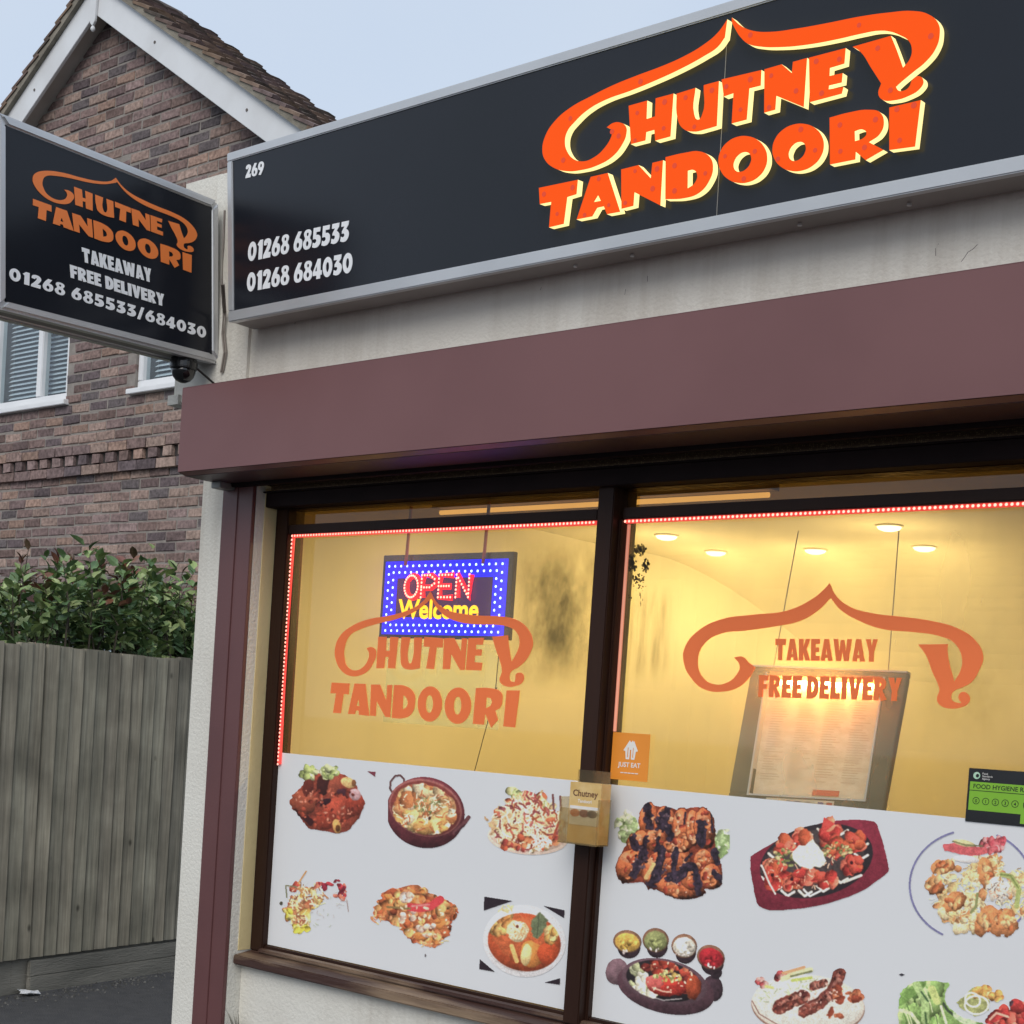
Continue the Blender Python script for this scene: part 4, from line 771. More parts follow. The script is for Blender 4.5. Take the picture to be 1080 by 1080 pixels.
# seekh kebabs on a plate
Z = (780, 1000, 7.2); c = Cv(Z, 75, 120, 975, 720, 11)
c.ell(520, 440, 432, 232, (150, 120, 108), 4, 0, .1, .1); c.ell(520, 428, 428, 226, (206, 204, 196), 4, 0, .05, .1); pt = c.ell(525, 425, 395, 200, (200, 206, 202), 4, 0, .05, .05); c.line([(95, 400), (150, 500), (270, 570), (330, 600)], 7, (120, 84, 76)); 
c.rice(120, [(260, 330, 150, 90), (560, 260, 150, 60), (800, 300, 120, 50)], [(176, 196, 160), (150, 166, 140), (214, 218, 210)], 36, 8, pt)
c.morsels(14, [(160, 265, 40, 40), (330, 200, 50, 26)], [(186, 96, 96), (206, 150, 146), (170, 70, 76)], 12, 28); c.line([(330, 235), (420, 190), (540, 165)], 40, (206, 206, 160)); c.line([(390, 215), (545, 175)], 16, (110, 120, 84)); c.line([(330, 190), (490, 145)], 22, (196, 150, 110)); c.line([(400, 245), (545, 225)], 22, (170, 190, 96)); c.line([(200, 290), (250, 300)], 22, (190, 200, 120))
for p_, w_ in (([(300, 450), (400, 400), (480, 370)], 108), ([(560, 290), (640, 265)], 66), ([(490, 480), (600, 420), (700, 340), (760, 200)], 96)):
    m_ = c.line(p_, w_, (104, 52, 46), .35); c.line([(a, q - w_ * .22) for a, q in p_], w_ * .25, (148, 92, 82), .35)
    c.morsels(34, [(p[0], p[1], 60, 50) for p in p_], [(84, 40, 38), (126, 64, 54), (158, 104, 92)], 7, 20, m_, 1.8, .3)
c.morsels(34, [(850, 365, 80, 36), (690, 510, 80, 26), (760, 350, 40, 50)], [(160, 84, 58), (186, 110, 76), (136, 62, 44)], 8, 26, None, 2, .2, .35); c.glints(16, [(600, 350, 150, 100)], None, (216, 180, 170), 9); c.build(pr, 'two seekh kebabs on a pale plate')

# lettuce with onion rings and red tikka
Z = (930, 1010, 7.2); c = Cv(Z, 100, 100, 1440, 780, 12)
lf = c.poly([(125, 300), (180, 220), (260, 180), (350, 175), (470, 185), (525, 195), (480, 260), (480, 340), (540, 410), (640, 470), (800, 500), (840, 640), (600, 740), (130, 740)], (118, 158, 88), 6, .25, None, .2, 1)
for k in range(26):
    x_, y_ = 140 + 330 * c.rs.rand(), 200 + 420 * c.rs.rand(); c.ell(x_, y_, 20 + 40 * c.rs.rand(), 40 + 60 * c.rs.rand(), [(132, 172, 98), (104, 146, 76), (158, 190, 124), (176, 204, 150)][c.rs.randint(4)], -40 + 60 * c.rs.rand(), .2, .15, .3, lf)
for k in range(14):
    x_, y_ = 150 + 330 * c.rs.rand(), 220 + 380 * c.rs.rand(); c.line([(x_, y_), (x_ + 30, y_ + 70), (x_ + 44, y_ + 130)], 7, [(206, 220, 180), (76, 110, 62)][k % 2], .1, lf)
for p_, cc, w_ in (([(140, 330), (250, 240), (300, 200)], (106, 148, 76), 70), ([(140, 400), (220, 420), (280, 500)], (196, 214, 170), 26), ([(260, 200), (330, 330), (330, 480)], (150, 184, 120), 60), ([(300, 260), (350, 330)], (62, 96, 62), 14), ([(380, 240), (420, 330)], (176, 198, 120), 60), ([(450, 370), (490, 500)], (206, 218, 180), 20), ([(330, 420), (340, 500), (330, 620)], (70, 104, 60), 16), ([(470, 350), (500, 400), (590, 470)], (54, 70, 54), 20), ([(580, 430), (680, 500)], (170, 200, 160), 80), ([(160, 560), (300, 640), (420, 700)], (150, 180, 110), 60)): c.line(p_, w_, cc, .2, lf)
c.poly([(570, 340), (700, 225), (790, 235), (820, 300), (810, 400), (700, 450), (600, 380)], (140, 150, 96), 8, .3); c.morsels(20, [(750, 260, 60, 30), (870, 310, 50, 50)], [(214, 160, 84), (222, 190, 130), (196, 130, 70)], 14, 34)
for q in (ell(720, 360, 90, 70, 20), ell(690, 320, 60, 50, 20, .6)): c.line(q + q[:1], 15, (220, 222, 210), .06)
c.morsels(70, [(900, 450, 90, 70), (1030, 420, 110, 60), (1150, 520, 160, 120), (900, 600, 200, 100)], [(190, 66, 58), (206, 92, 78), (166, 50, 50), (216, 130, 110)], 20, 50, None, 1.6, .3); c.line([(820, 470), (870, 420), (960, 450)], 18, (222, 170, 150)); c.morsels(4, [(985, 345, 16, 10)], [(70, 50, 60)], 7, 14); c.poly([(128, 128), (150, 118), (176, 130), (150, 142)], (50, 50, 60))
c.build(pr, 'lettuce and onion rings beside red tikka')

# ------------------------------------------------------------------ stickers on the right pane
st = thing('delivery_sticker', 'square orange food delivery sticker with a white house mark beside the mullion', 'sticker', (-2.37, YG, 1.413))
SX0, SX1, SZ0, SZ1 = -2.437, -2.3095, 1.4145, 1.5485
MB().box(SX0, SX1, YG - .0015, YG, SZ0, SZ1).build('sticker', mat('sticker_orange', (.86, .30, .035), (.82, .28, .03), scale=8, rough=.4), st)
MW = mat('sticker_white', (.82, .80, .76), (.80, .78, .74), rough=.5)
v, f = outline_mesh([K((-.30, .0), (-.36, .42), (-.50, .46), (-.1, 1.0), (0, .9), (.12, 1.02), (.12, .92), (.2, .98), (.5, .46), (.36, .42), (.30, 0), (.06, 0), (.04, .5), (-.04, .5), (-.06, 0)), K((-.22, .1), (-.16, .1), (-.15, .62), (-.2, .62)), K((.14, .1), (.2, .1), (.2, .62), (.16, .62))], 0, 3)
from_data('house_mark', [(-2.372 + a * .05, YG - .0022, 1.474 + q * .054) for a, q, _ in v], f, MW, st)
font_text('sticker_text', 'JUST EAT', (-2.373, YG - .0022, 1.452), (1, 0, 0), (0, 0, 1), .0185, MW, st, bold=.022, align='CENTER')
b = MB(); [b.box(-2.402 + i * .0125, -2.402 + i * .0125 + .0105, YG - .0024, YG - .0018, 1.434, 1.4365) for i in range(5)]; b.build('small_print', MW, st)

hy = thing('hygiene_sign', 'black and lime green food hygiene rating sign at the right edge of the window', 'sign', (-1.2, YG, 1.4))
HX0, HX1 = -1.383, -1.055
MB().box(HX0, HX1, YG - .008, YG - .0045, 1.392, 1.52).build('board', M_BLACKP, hy, bevel=.001)
MGR = mat('hygiene_green', (.23, .50, .035), (.21, .46, .03), rough=.45)
b = MB(); b.box(HX0 + .006, HX1 - .006, YG - .009, YG - .008, 1.42, 1.488); b.box(-1.25, HX1 - .006, YG - .009, YG - .008, 1.398, 1.42); b.build('green_field', MGR, hy)
b = MB(); b.box(HX0 + .006, HX1 - .006, YG - .0095, YG - .009, 1.4665, 1.468); b.build('rule', M_BLACKP, hy)
font_text('sign_text', 'FOOD HYGIENE RATING', (HX0 + .014, YG - .0095, 1.4725), (1, 0, 0), (0, 0, 1), .0150, M_BLACKP, hy, bold=.012)
for i in range(6):
    cx_ = HX0 + .024 + i * .0235 + (.012 if i == 5 else 0); R_ = .0085 if i < 5 else .016
    v, f = outline_mesh([ell(0, 0, R_, R_, 12), ell(0, 0, R_ * .84, R_ * .84, 12)], 0, 3)
    from_data('rating_ring', [(cx_ + a, YG - .0095, 1.443 + q) for a, q, _ in v], f, M_BLACKP, hy)
    font_text('rating_number', str(i), (cx_, YG - .0095, 1.443 - R_ * .5), (1, 0, 0), (0, 0, 1), R_ * 1.35, M_BLACKP, hy, align='CENTER', bold=.01)
v, f = outline_mesh([ell(0, 0, .0085, .0085, 12), [(.002, .004), (.006, 0), (.001, -.005), (-.002, 0)]], 0, 3)
from_data('agency_mark', [(HX0 + .021, YG - .0095, 1.503) + np.array((a, 0, q)) for a, q, _ in v], f, mat('agency_green', (.35, .62, .42), (.6, .7, .6), scale=60), hy)
for i, s_ in enumerate(('Food', 'Standards', 'Agency')): font_text('agency_text', s_, (HX0 + .034, YG - .0085, 1.5065 - i * .0062), (1, 0, 0), (0, 0, 1), .0065, MW, hy)

# ------------------------------------------------------------------ card dispenser on the mullion
dp = thing('card_dispenser', 'clear plastic dispenser of gold business cards fixed to the brown mullion', 'card holder', (-2.43, 3.36, 1.2))
D0 = front(3.31)
pxs = [D0.at(q) for q in ((590, 888), (630, 892), (631, 866), (594, 858))]
x0, x1 = pxs[0][0], pxs[1][0]; zb, zt = pxs[0][2], D0.at((594, 851))[2]
AC = glass('acrylic', tint=(.93, .89, .78), haze=.22, hazec=(.80, .70, .48))
b = MB(); b.box(x0, x1, 3.300, 3.3025, zb, zt); b.box(x0, x0 + .0025, 3.3025, 3.362, zb, zt + .03); b.box(x1 - .0025, x1, 3.3025, 3.362, zb, zt + .03); b.box(x0, x1, 3.3025, 3.362, zb, zb + .003); b.box(x0 + .012, x1 - .008, 3.361, 3.364, zb, 1.435)
b.build('holder', AC, dp)
cx0, cx1 = D0.at((599, 860))[0], D0.at((632, 860))[0]; cz1 = D0.at((598, 824))[2]
b = MB(); b.box(cx0, cx1, 3.312, 3.358, zb + .004, cz1); cards = b.build('card_stack', mat('gold_card', (.62, .40, .13), (.70, .50, .22), scale=25, rough=.45), dp)
b = MB(); b.box(cx0 + .004, cx1 - .002, 3.3105, 3.312, zb + .055, zb + .108); b.build('card_picture', mat('card_white', (.72, .70, .68), (.62, .6, .58), scale=40, rough=.5), dp)
MDB = mat('card_brown', (.17, .07, .03), (.12, .05, .03), rough=.5)
for i, (a, cc) in enumerate(((.012, (.60, .17, .04)), (.044, (.25, .04, .03)), (.072, (.10, .04, .03)))):
    v, f = outline_mesh([ell(0, 0, .017, .011, 10)], 0, 3); from_data('dish_photo', [(cx0 + .012 + a + q[0], 3.3099, zb + .088 + q[1]) for q in v], f, mat('card_dish%d' % i if i < 0 else ('orange_curry', 'red_curry', 'brown_curry')[i], cc, tuple(v * .6 for v in cc), scale=200), dp)
font_text('card_text', 'Chutney', ((cx0 + cx1) / 2, 3.3115, cz1 - .038), (1, 0, 0), (0, 0, 1), .025, MDB, dp, bold=.02, align='CENTER')
font_text('card_text', 'Tandoori', ((cx0 + cx1) / 2, 3.3115, cz1 - .056), (1, 0, 0), (0, 0, 1), .013, MW, dp, bold=.02, align='CENTER')

# ------------------------------------------------------------------ light-up sign in the left pane
op = thing('open_sign', 'light up sign with blue dotted border and red lettering hanging in the left pane', 'led sign', (-3.215, 3.52, 1.81))
OX0, OX1, OZ0, OZ1 = -3.502, -2.934, 1.812, 2.088; YO = 3.52
MB().box(OX0, OX1, YO, YO + .02, OZ0, OZ1).build('sign_case', M_BLACKP, op, bevel=.002)
def frame_mb(x0, x1, z0, z1, wd, y0, y1):
    b = MB(); b.box(x0, x1, y0, y1, z0, z0 + wd); b.box(x0, x1, y0, y1, z1 - wd, z1); b.box(x0, x0 + wd, y0, y1, z0 + wd, z1 - wd); b.box(x1 - wd, x1, y0, y1, z0 + wd, z1 - wd); return b
frame_mb(OX0 + .016, OX1 - .02, OZ0 + .012, OZ1 - .022, .056, YO - .003, YO - .0005).build('blue_border', emis('led_blue_glow', (.0, .0, 1.0), 1.7, (.01, .01, .1)), op)
MB().box(OX0 + .075, OX1 - .079, YO - .003, YO - .0005, OZ0 + .07, OZ1 - .08).build('dark_field', emis('led_maroon', (.06, .008, .07), .7, (.03, .01, .03)), op)
def dots(pts, r, y, name, m, parent):
    b = MB()
    for x, z in pts: b.add([(x + r * math.cos(6.283 * i / 8), y - r * .3, z + r * math.sin(6.283 * i / 8)) for i in range(8)] + [(x, y - r * .9, z)], [(i, (i + 1) % 8, 8) for i in range(8)])
    return b.build(name, m, parent)
bx0, bx1, bz0, bz1 = OX0 + .034, OX1 - .04, OZ0 + .024, OZ1 - .038
P1 = []
for x0, x1, z0, z1, k in ((bx0, bx1, bz0, bz1, 0), (bx0 + .022, bx1 - .022, bz0 + .019, bz1 - .021, 1)):
    nx = 18 - k; nzz = 8 - k
    P1 += [(x0 + (x1 - x0) * i / nx, z) for i in range(nx + 1) for z in (z0, z1)] + [(x, z0 + (z1 - z0) * i / nzz) for i in range(1, nzz) for x in (x0, x1)]
dots(P1, .0042, YO - .003, 'blue_leds', emis('led_blue', (.32, .52, 1.0), 5.0), op)
LW = {'O': [[(.5 + .5 * math.cos(t), .5 + .5 * math.sin(t)) for t in np.linspace(0, 6.283, 24)]], 'P': [[(0, 0), (0, 1), (.6, 1), (.95, .82), (.95, .62), (.6, .45), (0, .45)]], 'E': [[(.9, 0), (0, 0), (0, 1), (.9, 1)], [(0, .5), (.75, .5)]], 'N': [[(0, 0), (0, 1), (.9, 0), (.9, 1)]]}
def strokes(word, x0, z0, cw, ch, gap):
    S_ = []
    for i, q in enumerate(word): S_ += [[(x0 + i * (cw + gap) + a * cw, z0 + c_ * ch) for a, c_ in p] for p in LW[q]]
    return S_
def along(p, step):
    o_ = []; 
    for (a, b_), (c_, d_) in zip(p[:-1], p[1:]):
        n = max(1, int(round(math.hypot(c_ - a, d_ - b_) / step))); o_ += [(a + (c_ - a) * i / n, b_ + (d_ - b_) * i / n) for i in range(n)]
    return o_ + [p[-1]]
ST = strokes('OPEN', OX0 + .122, OZ1 - .143, .060, .072, .016)
b = MB()
for p in ST: b.tube([(a, YO - .005, c_) for a, c_ in p], .0105, 8)
b.build('red_glow_letters', emis('led_red_glow', (1.0, .004, .01), 1.5, (.1, .01, .01)), op)
dots([q for p in ST for q in along(p, .0125)], .0040, YO - .0155, 'red_leds', emis('led_red', (1.0, .26, .20), 4.5), op)
cu_ = font_text('welcome_text', 'Welcome', (OX0 + .268, YO - .006, OZ0 + .066), (1, 0, 0), (0, 0, 1), .088, emis('led_yellow', (1.0, .52, .0), 1.9, (.2, .1, .01)), op, bold=.028, align='CENTER')
for x in (OX0 + .115, OX1 - .115):
    b = MB(); b.tube([(x + .012, YO - .012, 2.30), (x + .004, YO - .012, 2.09), (x, YO - .012, 2.05)], .0055, 6); b.build('hanging_cord', mat('red_cord', (.55, .10, .08), (.5, .09, .07)), op)
no = thing('notice_sheet', 'clear plastic sheet seen faintly behind the restaurant name on the left pane', 'notice', (-3.2, 3.56, 1.5))
MB().add([(-3.49, 3.556, 1.53), (-2.98, 3.556, 1.53), (-2.98, 3.556, 1.80), (-3.49, 3.556, 1.80)], [(0, 1, 2, 3)]).build('sheet', glass('clear_sheet', tint=(.78, .86, .74), haze=.3, hazec=(.75, .8, .62)), no)
b = MB(); q0 = front(3.55).at((524, 725)); q1 = front(3.55).at((500, 815)); b.tube([q0, q1], .0016, 5); b.tube([front(3.55).at((522, 735)), front(3.55).at((526, 690))], .0016, 5)
tag(b.build('sign_wire', M_BLACKP), 'thin dark wire trailing down the left pane behind the lettering', 'wire')

# ------------------------------------------------------------------ red LED strips
def led_strip(pts, label, rad=.0095):
    o = thing('led_strip', label, 'led strip', tuple(pts[0])); b = MB(); b.tube(pts, rad, 8); b.build('strip', emis('strip_red_glow', (1.0, .07, .055), .72, (.4, .05, .04)), o)
    b = MB(); n = 0
    for p, q in zip(pts[:-1], pts[1:]):
        p = np.array(p); q = np.array(q); k = int(np.linalg.norm(q - p) / .0135)
        for i in range(k):
            c_ = p + (q - p) * i / k + np.array((0, -rad * .97, 0)); b.add([c_ + np.array((  .0042 * math.cos(1.0472 * j), -.0008, .0042 * math.sin(1.0472 * j))) for j in range(6)] + [c_ + np.array((0, -.0022, 0))], [(j, (j + 1) % 6, 6) for j in range(6)])
    b.build('leds', emis('strip_red_led', (1.0, .34, .26), 2.4), o)
led_strip([(-3.836, 3.412, 1.36), (-3.834, 3.412, 2.147), (-2.534, 3.412, 2.147)], 'red dotted light strip up the left jamb and along the top of the left pane', .0075)
led_strip([(-2.437, 3.412, 2.146), (-.73, 3.412, 2.146)], 'red dotted light strip along the top of the right pane', .006)
b = MB(); b.tube([(-2.4365, 3.425, 1.55), (-2.4365, 3.425, 2.14)], .005, 6); tag(b.build('light_tube', emis('dim_pink_tube', (1.0, .30, .18), .38, (.6, .3, .2))), 'dim pink light tube up the left side of the right pane', 'light')

# ------------------------------------------------------------------ menu case behind the right pane
MT = [front(3.545).at((797, 705)), front(3.545).at((961, 712))]; MBt = [front(3.49).at((935, 855)), front(3.49).at((773, 838))]
MBt = [MBt[0] + (MBt[0] - MT[1]) * .04, MBt[1] + (MBt[1] - MT[0]) * .1]
o4 = [MBt[1], MBt[0], MT[1], MT[0]]
mn_n = np.cross(o4[1] - o4[0], o4[3] - o4[0]); mn_n /= np.linalg.norm(mn_n); mn_n = mn_n if mn_n[1] < 0 else -mn_n
def mp4(u, v, d=0.): return (o4[0] * (1 - u) + o4[1] * u) * (1 - v) + (o4[3] * (1 - u) + o4[2] * u) * v + mn_n * d
me_ = thing('menu_case', 'silver framed menu case with a warm lamp shining down its printed page', 'menu', tuple(o4[0]))
b = MB()
for (a, c_, d_, e_) in (((0, 0), (1, 0), (1, .1), (0, .1)), ((0, .965), (1, .965), (1, 1), (0, 1)), ((0, .1), (.14, .1), (.11, .965), (0, .965)), ((.88, .1), (1, .1), (1, .965), (.86, .965))):
    b.hexa([mp4(*q) for q in (a, c_, d_, e_)] + [mp4(*q, .022) for q in (a, c_, d_, e_)])
b.build('case_frame', mat('grey_metal', (.13, .135, .105), (.09, .095, .075), scale=10, rough=.4, metal=.5), me_, bevel=.002)
b = MB()
for (a, c_, d_, e_) in (((.128, .085), (.892, .085), (.892, .097), (.128, .097)), ((.128, .097), (.138, .097), (.118, .965), (.108, .965)), ((.88, .097), (.892, .097), (.872, .965), (.86, .965)), ((0, 1), (1, 1), (1, 1.012), (0, 1.012))):
    b.hexa([mp4(*q, .004) for q in (a, c_, d_, e_)] + [mp4(*q, .027) for q in (a, c_, d_, e_)])
b.build('case_trim', M_ALU, me_)
pg = mat('menu_page', (.78, .68, .54), (.70, .58, .44), scale=26, rough=.7, stretch=(1, 1, 2.2), lo=.4, hi=.6)
MB().hexa([mp4(*q, .001) for q in ((.1, .06), (.9, .06), (.9, .98), (.1, .98))] + [mp4(*q, .004) for q in ((.1, .06), (.9, .06), (.9, .98), (.1, .98))]).build('menu_page', pg, me_)
rs = np.random.RandomState(8); b = MB(); MTX = mat('menu_print', (.58, .46, .34), (.66, .54, .42), rough=.7)
def strip4(u0, u1, v0, v1, d=.0046): b.hexa([mp4(*q, d) for q in ((u0, v0), (u1, v0), (u1, v1), (u0, v1))] + [mp4(*q, d + .0004) for q in ((u0, v0), (u1, v0), (u1, v1), (u0, v1))])
for cidx in range(4):
    v = .80
    while v > .20:
        strip4(.17 + cidx * .175, .17 + cidx * .175 + .06 + .07 * rs.rand(), v, v + .006); v -= .018 if rs.rand() > .12 else .034
b.build('page_print', MTX, me_)
b = MB(); strip4(.53, .70, .115, .155, .006); b.build('red_block', mat('page_red', (.62, .10, .05), (.58, .09, .05)), me_)
b = MB(); strip4(.26, .70, .015, .075, .024); b.build('card_logos_strip', mat('strip_white', (.62, .58, .5), (.58, .54, .46)), me_)
for i, (u, cc) in enumerate(((.40, (.08, .08, .2)), (.45, (.1, .1, .25)), (.52, (.3, .3, .3)), (.60, (.12, .12, .3)), (.655, (.5, .08, .05)))):
    b = MB(); strip4(u, u + .035, .03, .062, .0256); b.build('payment_mark', mat(('navy', 'blue', 'grey', 'dark_blue', 'red')[i] + '_mark', cc), me_)
b = MB(); b.tube([mp4(.2, .90, .014), mp4(.8, .90, .014)], .0065, 8); b.build('lamp_tube', emis('menu_lamp', (1.0, .55, .16), 62.0), me_)
b = MB(); b.hexa([mp4(*q, .006) for q in ((.14, .925), (.86, .925), (.86, .965), (.14, .965))] + [mp4(*q, .03) for q in ((.14, .94), (.86, .94), (.86, .965), (.14, .965))]); b.build('lamp_shade', mat('lamp_red', (.6, .12, .04), (.5, .1, .04)), me_)
for u in (.14, .82): 
    b = MB(); b.hexa([mp4(*q, .006) for q in ((u, .845), (u + .03, .845), (u + .03, .90), (u, .90))] + [mp4(*q, .02) for q in ((u, .845), (u + .03, .845), (u + .03, .90), (u, .90))]); b.build('lamp_holder', M_BLACKP, me_)
for u, px in ((0.12, (842, 560)), (.86, (948, 560))):
    b = MB(); b.tube([mp4(u, 1.0), front(3.545).at(px)], .0016, 5); b.build('hanging_wire', mat('wire_grey', (.3, .26, .18), (.3, .26, .18)), me_)

# ------------------------------------------------------------------ lights on the shop ceiling
E_DL = emis('downlight_lens', (1.0, .86, .50), 3.0)
names = ['nearest the mullion', 'second from the left', 'in the middle of the five', 'highest and second from the right', 'furthest to the right']
for (px, nm) in zip(((703, 565), (755, 582), (860, 580), (938, 555), (975, 577)), names):
    d = ray(px); q = EYE + d * ((2.397 - 1.55) / d[2])
    o = thing('ceiling_downlight', 'round glowing ceiling downlight seen through the right pane, ' + nm, 'light', tuple(q), 'downlights on the shop ceiling')
    b = MB(); b.lathe((q[0], q[1], 2.383), [(.035, .012), (.050, .010), (.054, .0125), (.054, .0165)], 20); b.build('rim', M_INWALL, o)
    b = MB(); b.lathe((q[0], q[1], 2.383), [(.001, -.006), (.024, -.004), (.040, .002), (.048, .0125)], 20); b.build('lens', E_DL, o)
    ld = bpy.data.lights.new('downlight', 'POINT'); ld.energy = 5.0; ld.color = (1.0, .75, .38); ld.shadow_soft_size = .05
    lo = bpy.data.objects.new('downlight_beam', ld); COL.objects.link(lo); lo.location = (q[0], q[1], 2.12); lo.parent = o; lo.matrix_parent_inverse = Matrix.Translation(-Vector(q))
ld = bpy.data.lights.new('batten_light', 'AREA'); ld.shape = 'RECTANGLE'; ld.size = 1.1; ld.size_y = .05; ld.energy = 19; ld.color = (1.0, .75, .38)
bl = bpy.data.objects.new('batten_light', ld); COL.objects.link(bl); bl.location = (-3.0, 4.25, 2.345)
bt = thing('ceiling_batten', 'long fluorescent ceiling batten glimpsed through the transom strip', 'light', (-3.2, 4.25, 2.4))
MB().box(-3.95, -2.45, 4.22, 4.28, 2.375, 2.399).build('batten_body', mat('batten_paint', (.35, .28, .16), (.32, .25, .14)), bt)
bl.parent = bt; bl.matrix_parent_inverse = Matrix.Translation(-Vector(bt.location))
b = MB(); b.tube([(-3.93, 4.25, 2.36), (-2.47, 4.25, 2.36)], .009, 10); b.build('tube', emis('batten_tube', (1.0, .70, .30), 3.0), bt)

# ------------------------------------------------------------------ brick house beyond the alley
HY = 6.42; AX = -9.57; AZ = 6.78; SL = .66; HX0_, HX1_ = AX - 2.25, AX + 2.25
house = thing('brick_house', 'two storey brown brick house with a white trimmed gable and tiled roof', 'house', (AX, HY, 0))
def roof_z(x, d=0.): return AZ + d - SL * abs(x - AX)
W1 = (-10.95, -9.875, 3.79, 4.86); W2 = (-9.02, -7.95, 3.79, 4.86); W3 = (-9.9, -8.6, .95, 2.05)
rs = np.random.RandomState(21)
PAL = np.array([lin(c) for c in ((132, 102, 94), (120, 92, 88), (142, 112, 100), (108, 84, 84), (126, 98, 96), (150, 120, 106), (94, 78, 84), (134, 106, 104), (116, 88, 82), (146, 110, 92), (92, 82, 86))])
V = []; F = []; C = []
ch, bw = .0765, .2255; row = 0; z = .0
while z < AZ:
    x = HX0_ - (row % 2) * bw / 2
    while x < HX1_:
        x0 = max(x, HX0_) + .005; x1 = min(x + bw, HX1_) - .005; zc = z + .033
        lim = roof_z((x0 + x1) / 2, -.16)
        hid = any(a - .01 < (x0 + x1) / 2 < b_ + .01 and c_ - .02 < zc < d_ + .01 for a, b_, c_, d_ in (W1, W2, W3))
        if zc < lim and not hid and x1 - x0 > .03 and (z > 1.2):
            for a, b_, c_, d_ in (W1, W2, W3):                       # cut bricks back to the reveals
                if c_ - .02 < zc < d_ + .01:
                    if x0 < a < x1: x1 = a
                    if x0 < b_ < x1: x0 = b_
            prot = rs.normal(0, .0018) + (.0 if rs.rand() > .06 else .004)
            dz_ = rs.normal(0, .0015); j = rs.normal(0, .0022, (8, 3)); z0 = z + .004 + dz_; z1 = z + .068 + dz_; y0 = HY - .006 - prot; y1 = HY + .03
            cc = PAL[rs.randint(len(PAL))] * (.80 + .36 * rs.rand()); cc = 1.2 * (cc * .55 + cc.mean() * .45 * np.array((1.07, .985, .91)))
            k = len(V); e = .006
            P_ = np.array([(x0, y1, z0), (x1, y1, z0), (x1, y1, z1), (x0, y1, z1), (x0, y0 + e, z0), (x1, y0 + e, z0), (x1, y0 + e, z1), (x0, y0 + e, z1), (x0 + e, y0, z0 + e), (x1 - e, y0, z0 + e), (x1 - e, y0, z1 - e), (x0 + e, y0, z1 - e)])
            P_[4:] += np.vstack([j[:4], j[:4] * .6 + rs.normal(0, .001, (4, 3))])
            V += list(P_); C += [cc * .9] * 8 + [cc * (1 + .08 * rs.randn()) for _ in range(4)]
            F += [tuple(k + q for q in f) for f in ((8, 9, 10, 11), (4, 5, 9, 8), (5, 6, 10, 9), (6, 7, 11, 10), (7, 4, 8, 11), (0, 1, 5, 4), (1, 2, 6, 5), (2, 3, 7, 6), (3, 0, 4, 7))]
        x += bw
    z += ch; row += 1
from_data('brickwork', V, F, vcol('brick', rough=.9, spec=.2, bump=.7, bscale=60, var=.38, vscale=34), house, cols=np.clip(np.array(C), .01, 1))
M_MORT = mat('mortar', (.29, .262, .235), (.22, .196, .178), scale=12, rough=.95, bump=.4, bscale=120)
b = MB()
def wallpiece(x0, x1, z0, z1): b.box(x0, x1, HY, HY + .25, z0, z1)
wallpiece(HX0_, HX1_, 0, .95); wallpiece(HX0_, W3[0], .95, 2.05); wallpiece(W3[1], HX1_, .95, 2.05); wallpiece(HX0_, HX1_, 2.05, 3.79)
wallpiece(HX0_, W1[0], 3.79, 4.86); wallpiece(W1[1], W2[0], 3.79, 4.86); wallpiece(W2[1], HX1_, 3.79, 4.86); wallpiece(HX0_, HX1_, 4.86, roof_z(HX1_, -.15))
zr = roof_z(HX1_, -.15); b.prism([(HX0_, HY, zr), (HX1_, HY, zr), (AX, HY, AZ - .15)], (0, .25, 0))
b.box(HX0_, HX0_ + .25, HY + .25, HY + 3.5, 0, zr - .3); b.box(HX1_ - .25, HX1_, HY + .25, HY + 3.5, 0, zr - .3); b.box(HX0_, HX1_, HY + 3.5, HY + 3.75, 0, zr - .3)
b.build('wall', M_MORT, house)
# dentil course: projecting stretchers under a row of set-back headers
b = MB(); x = HX0_; V = []; F = []; C = []
def brick(x0, x1, y0, z0, z1):
    k = len(V); cc = PAL[rs.randint(len(PAL) - 1)] * (.8 + .4 * rs.rand()); cc = 1.2 * (cc * .55 + cc.mean() * .45 * np.array((1.07, .985, .91)))
    V.extend([np.array(p) + rs.normal(0, .0018, 3) for p in ((x0, HY, z0), (x1, HY, z0), (x1, HY, z1), (x0, HY, z1), (x0, y0, z0), (x1, y0, z0), (x1, y0, z1), (x0, y0, z1))])
    C.extend([cc] * 8); F.extend([tuple(k + q for q in f) for f in ((4, 5, 6, 7), (0, 1, 5, 4), (1, 2, 6, 5), (2, 3, 7, 6), (3, 0, 4, 7))])
while x < HX1_ - .02: brick(x + .005, min(x + .22, HX1_), HY - .045, 3.195, 3.262); x += bw
x = HX0_
while x < HX1_ - .02: brick(x + .005, min(x + .105, HX1_), HY - .047, 3.272, 3.338); x += .17
x = HX0_ + .1
while x < HX1_ - .02: brick(x + .005, min(x + .22, HX1_), HY - .047, 3.348, 3.412); x += bw
from_data('dentil_course', V, F, vcol('brick'), house, cols=np.clip(np.array(C), .01, 1))
MB().box(HX0_, HX1_, HY - .016, HY - .0005, 3.264, 3.346).build('dentil_shadow_bed', mat('painted_shade', (.05, .044, .04), (.035, .03, .03), rough=.95), house)  # near-black strip paints the shade between the dentils
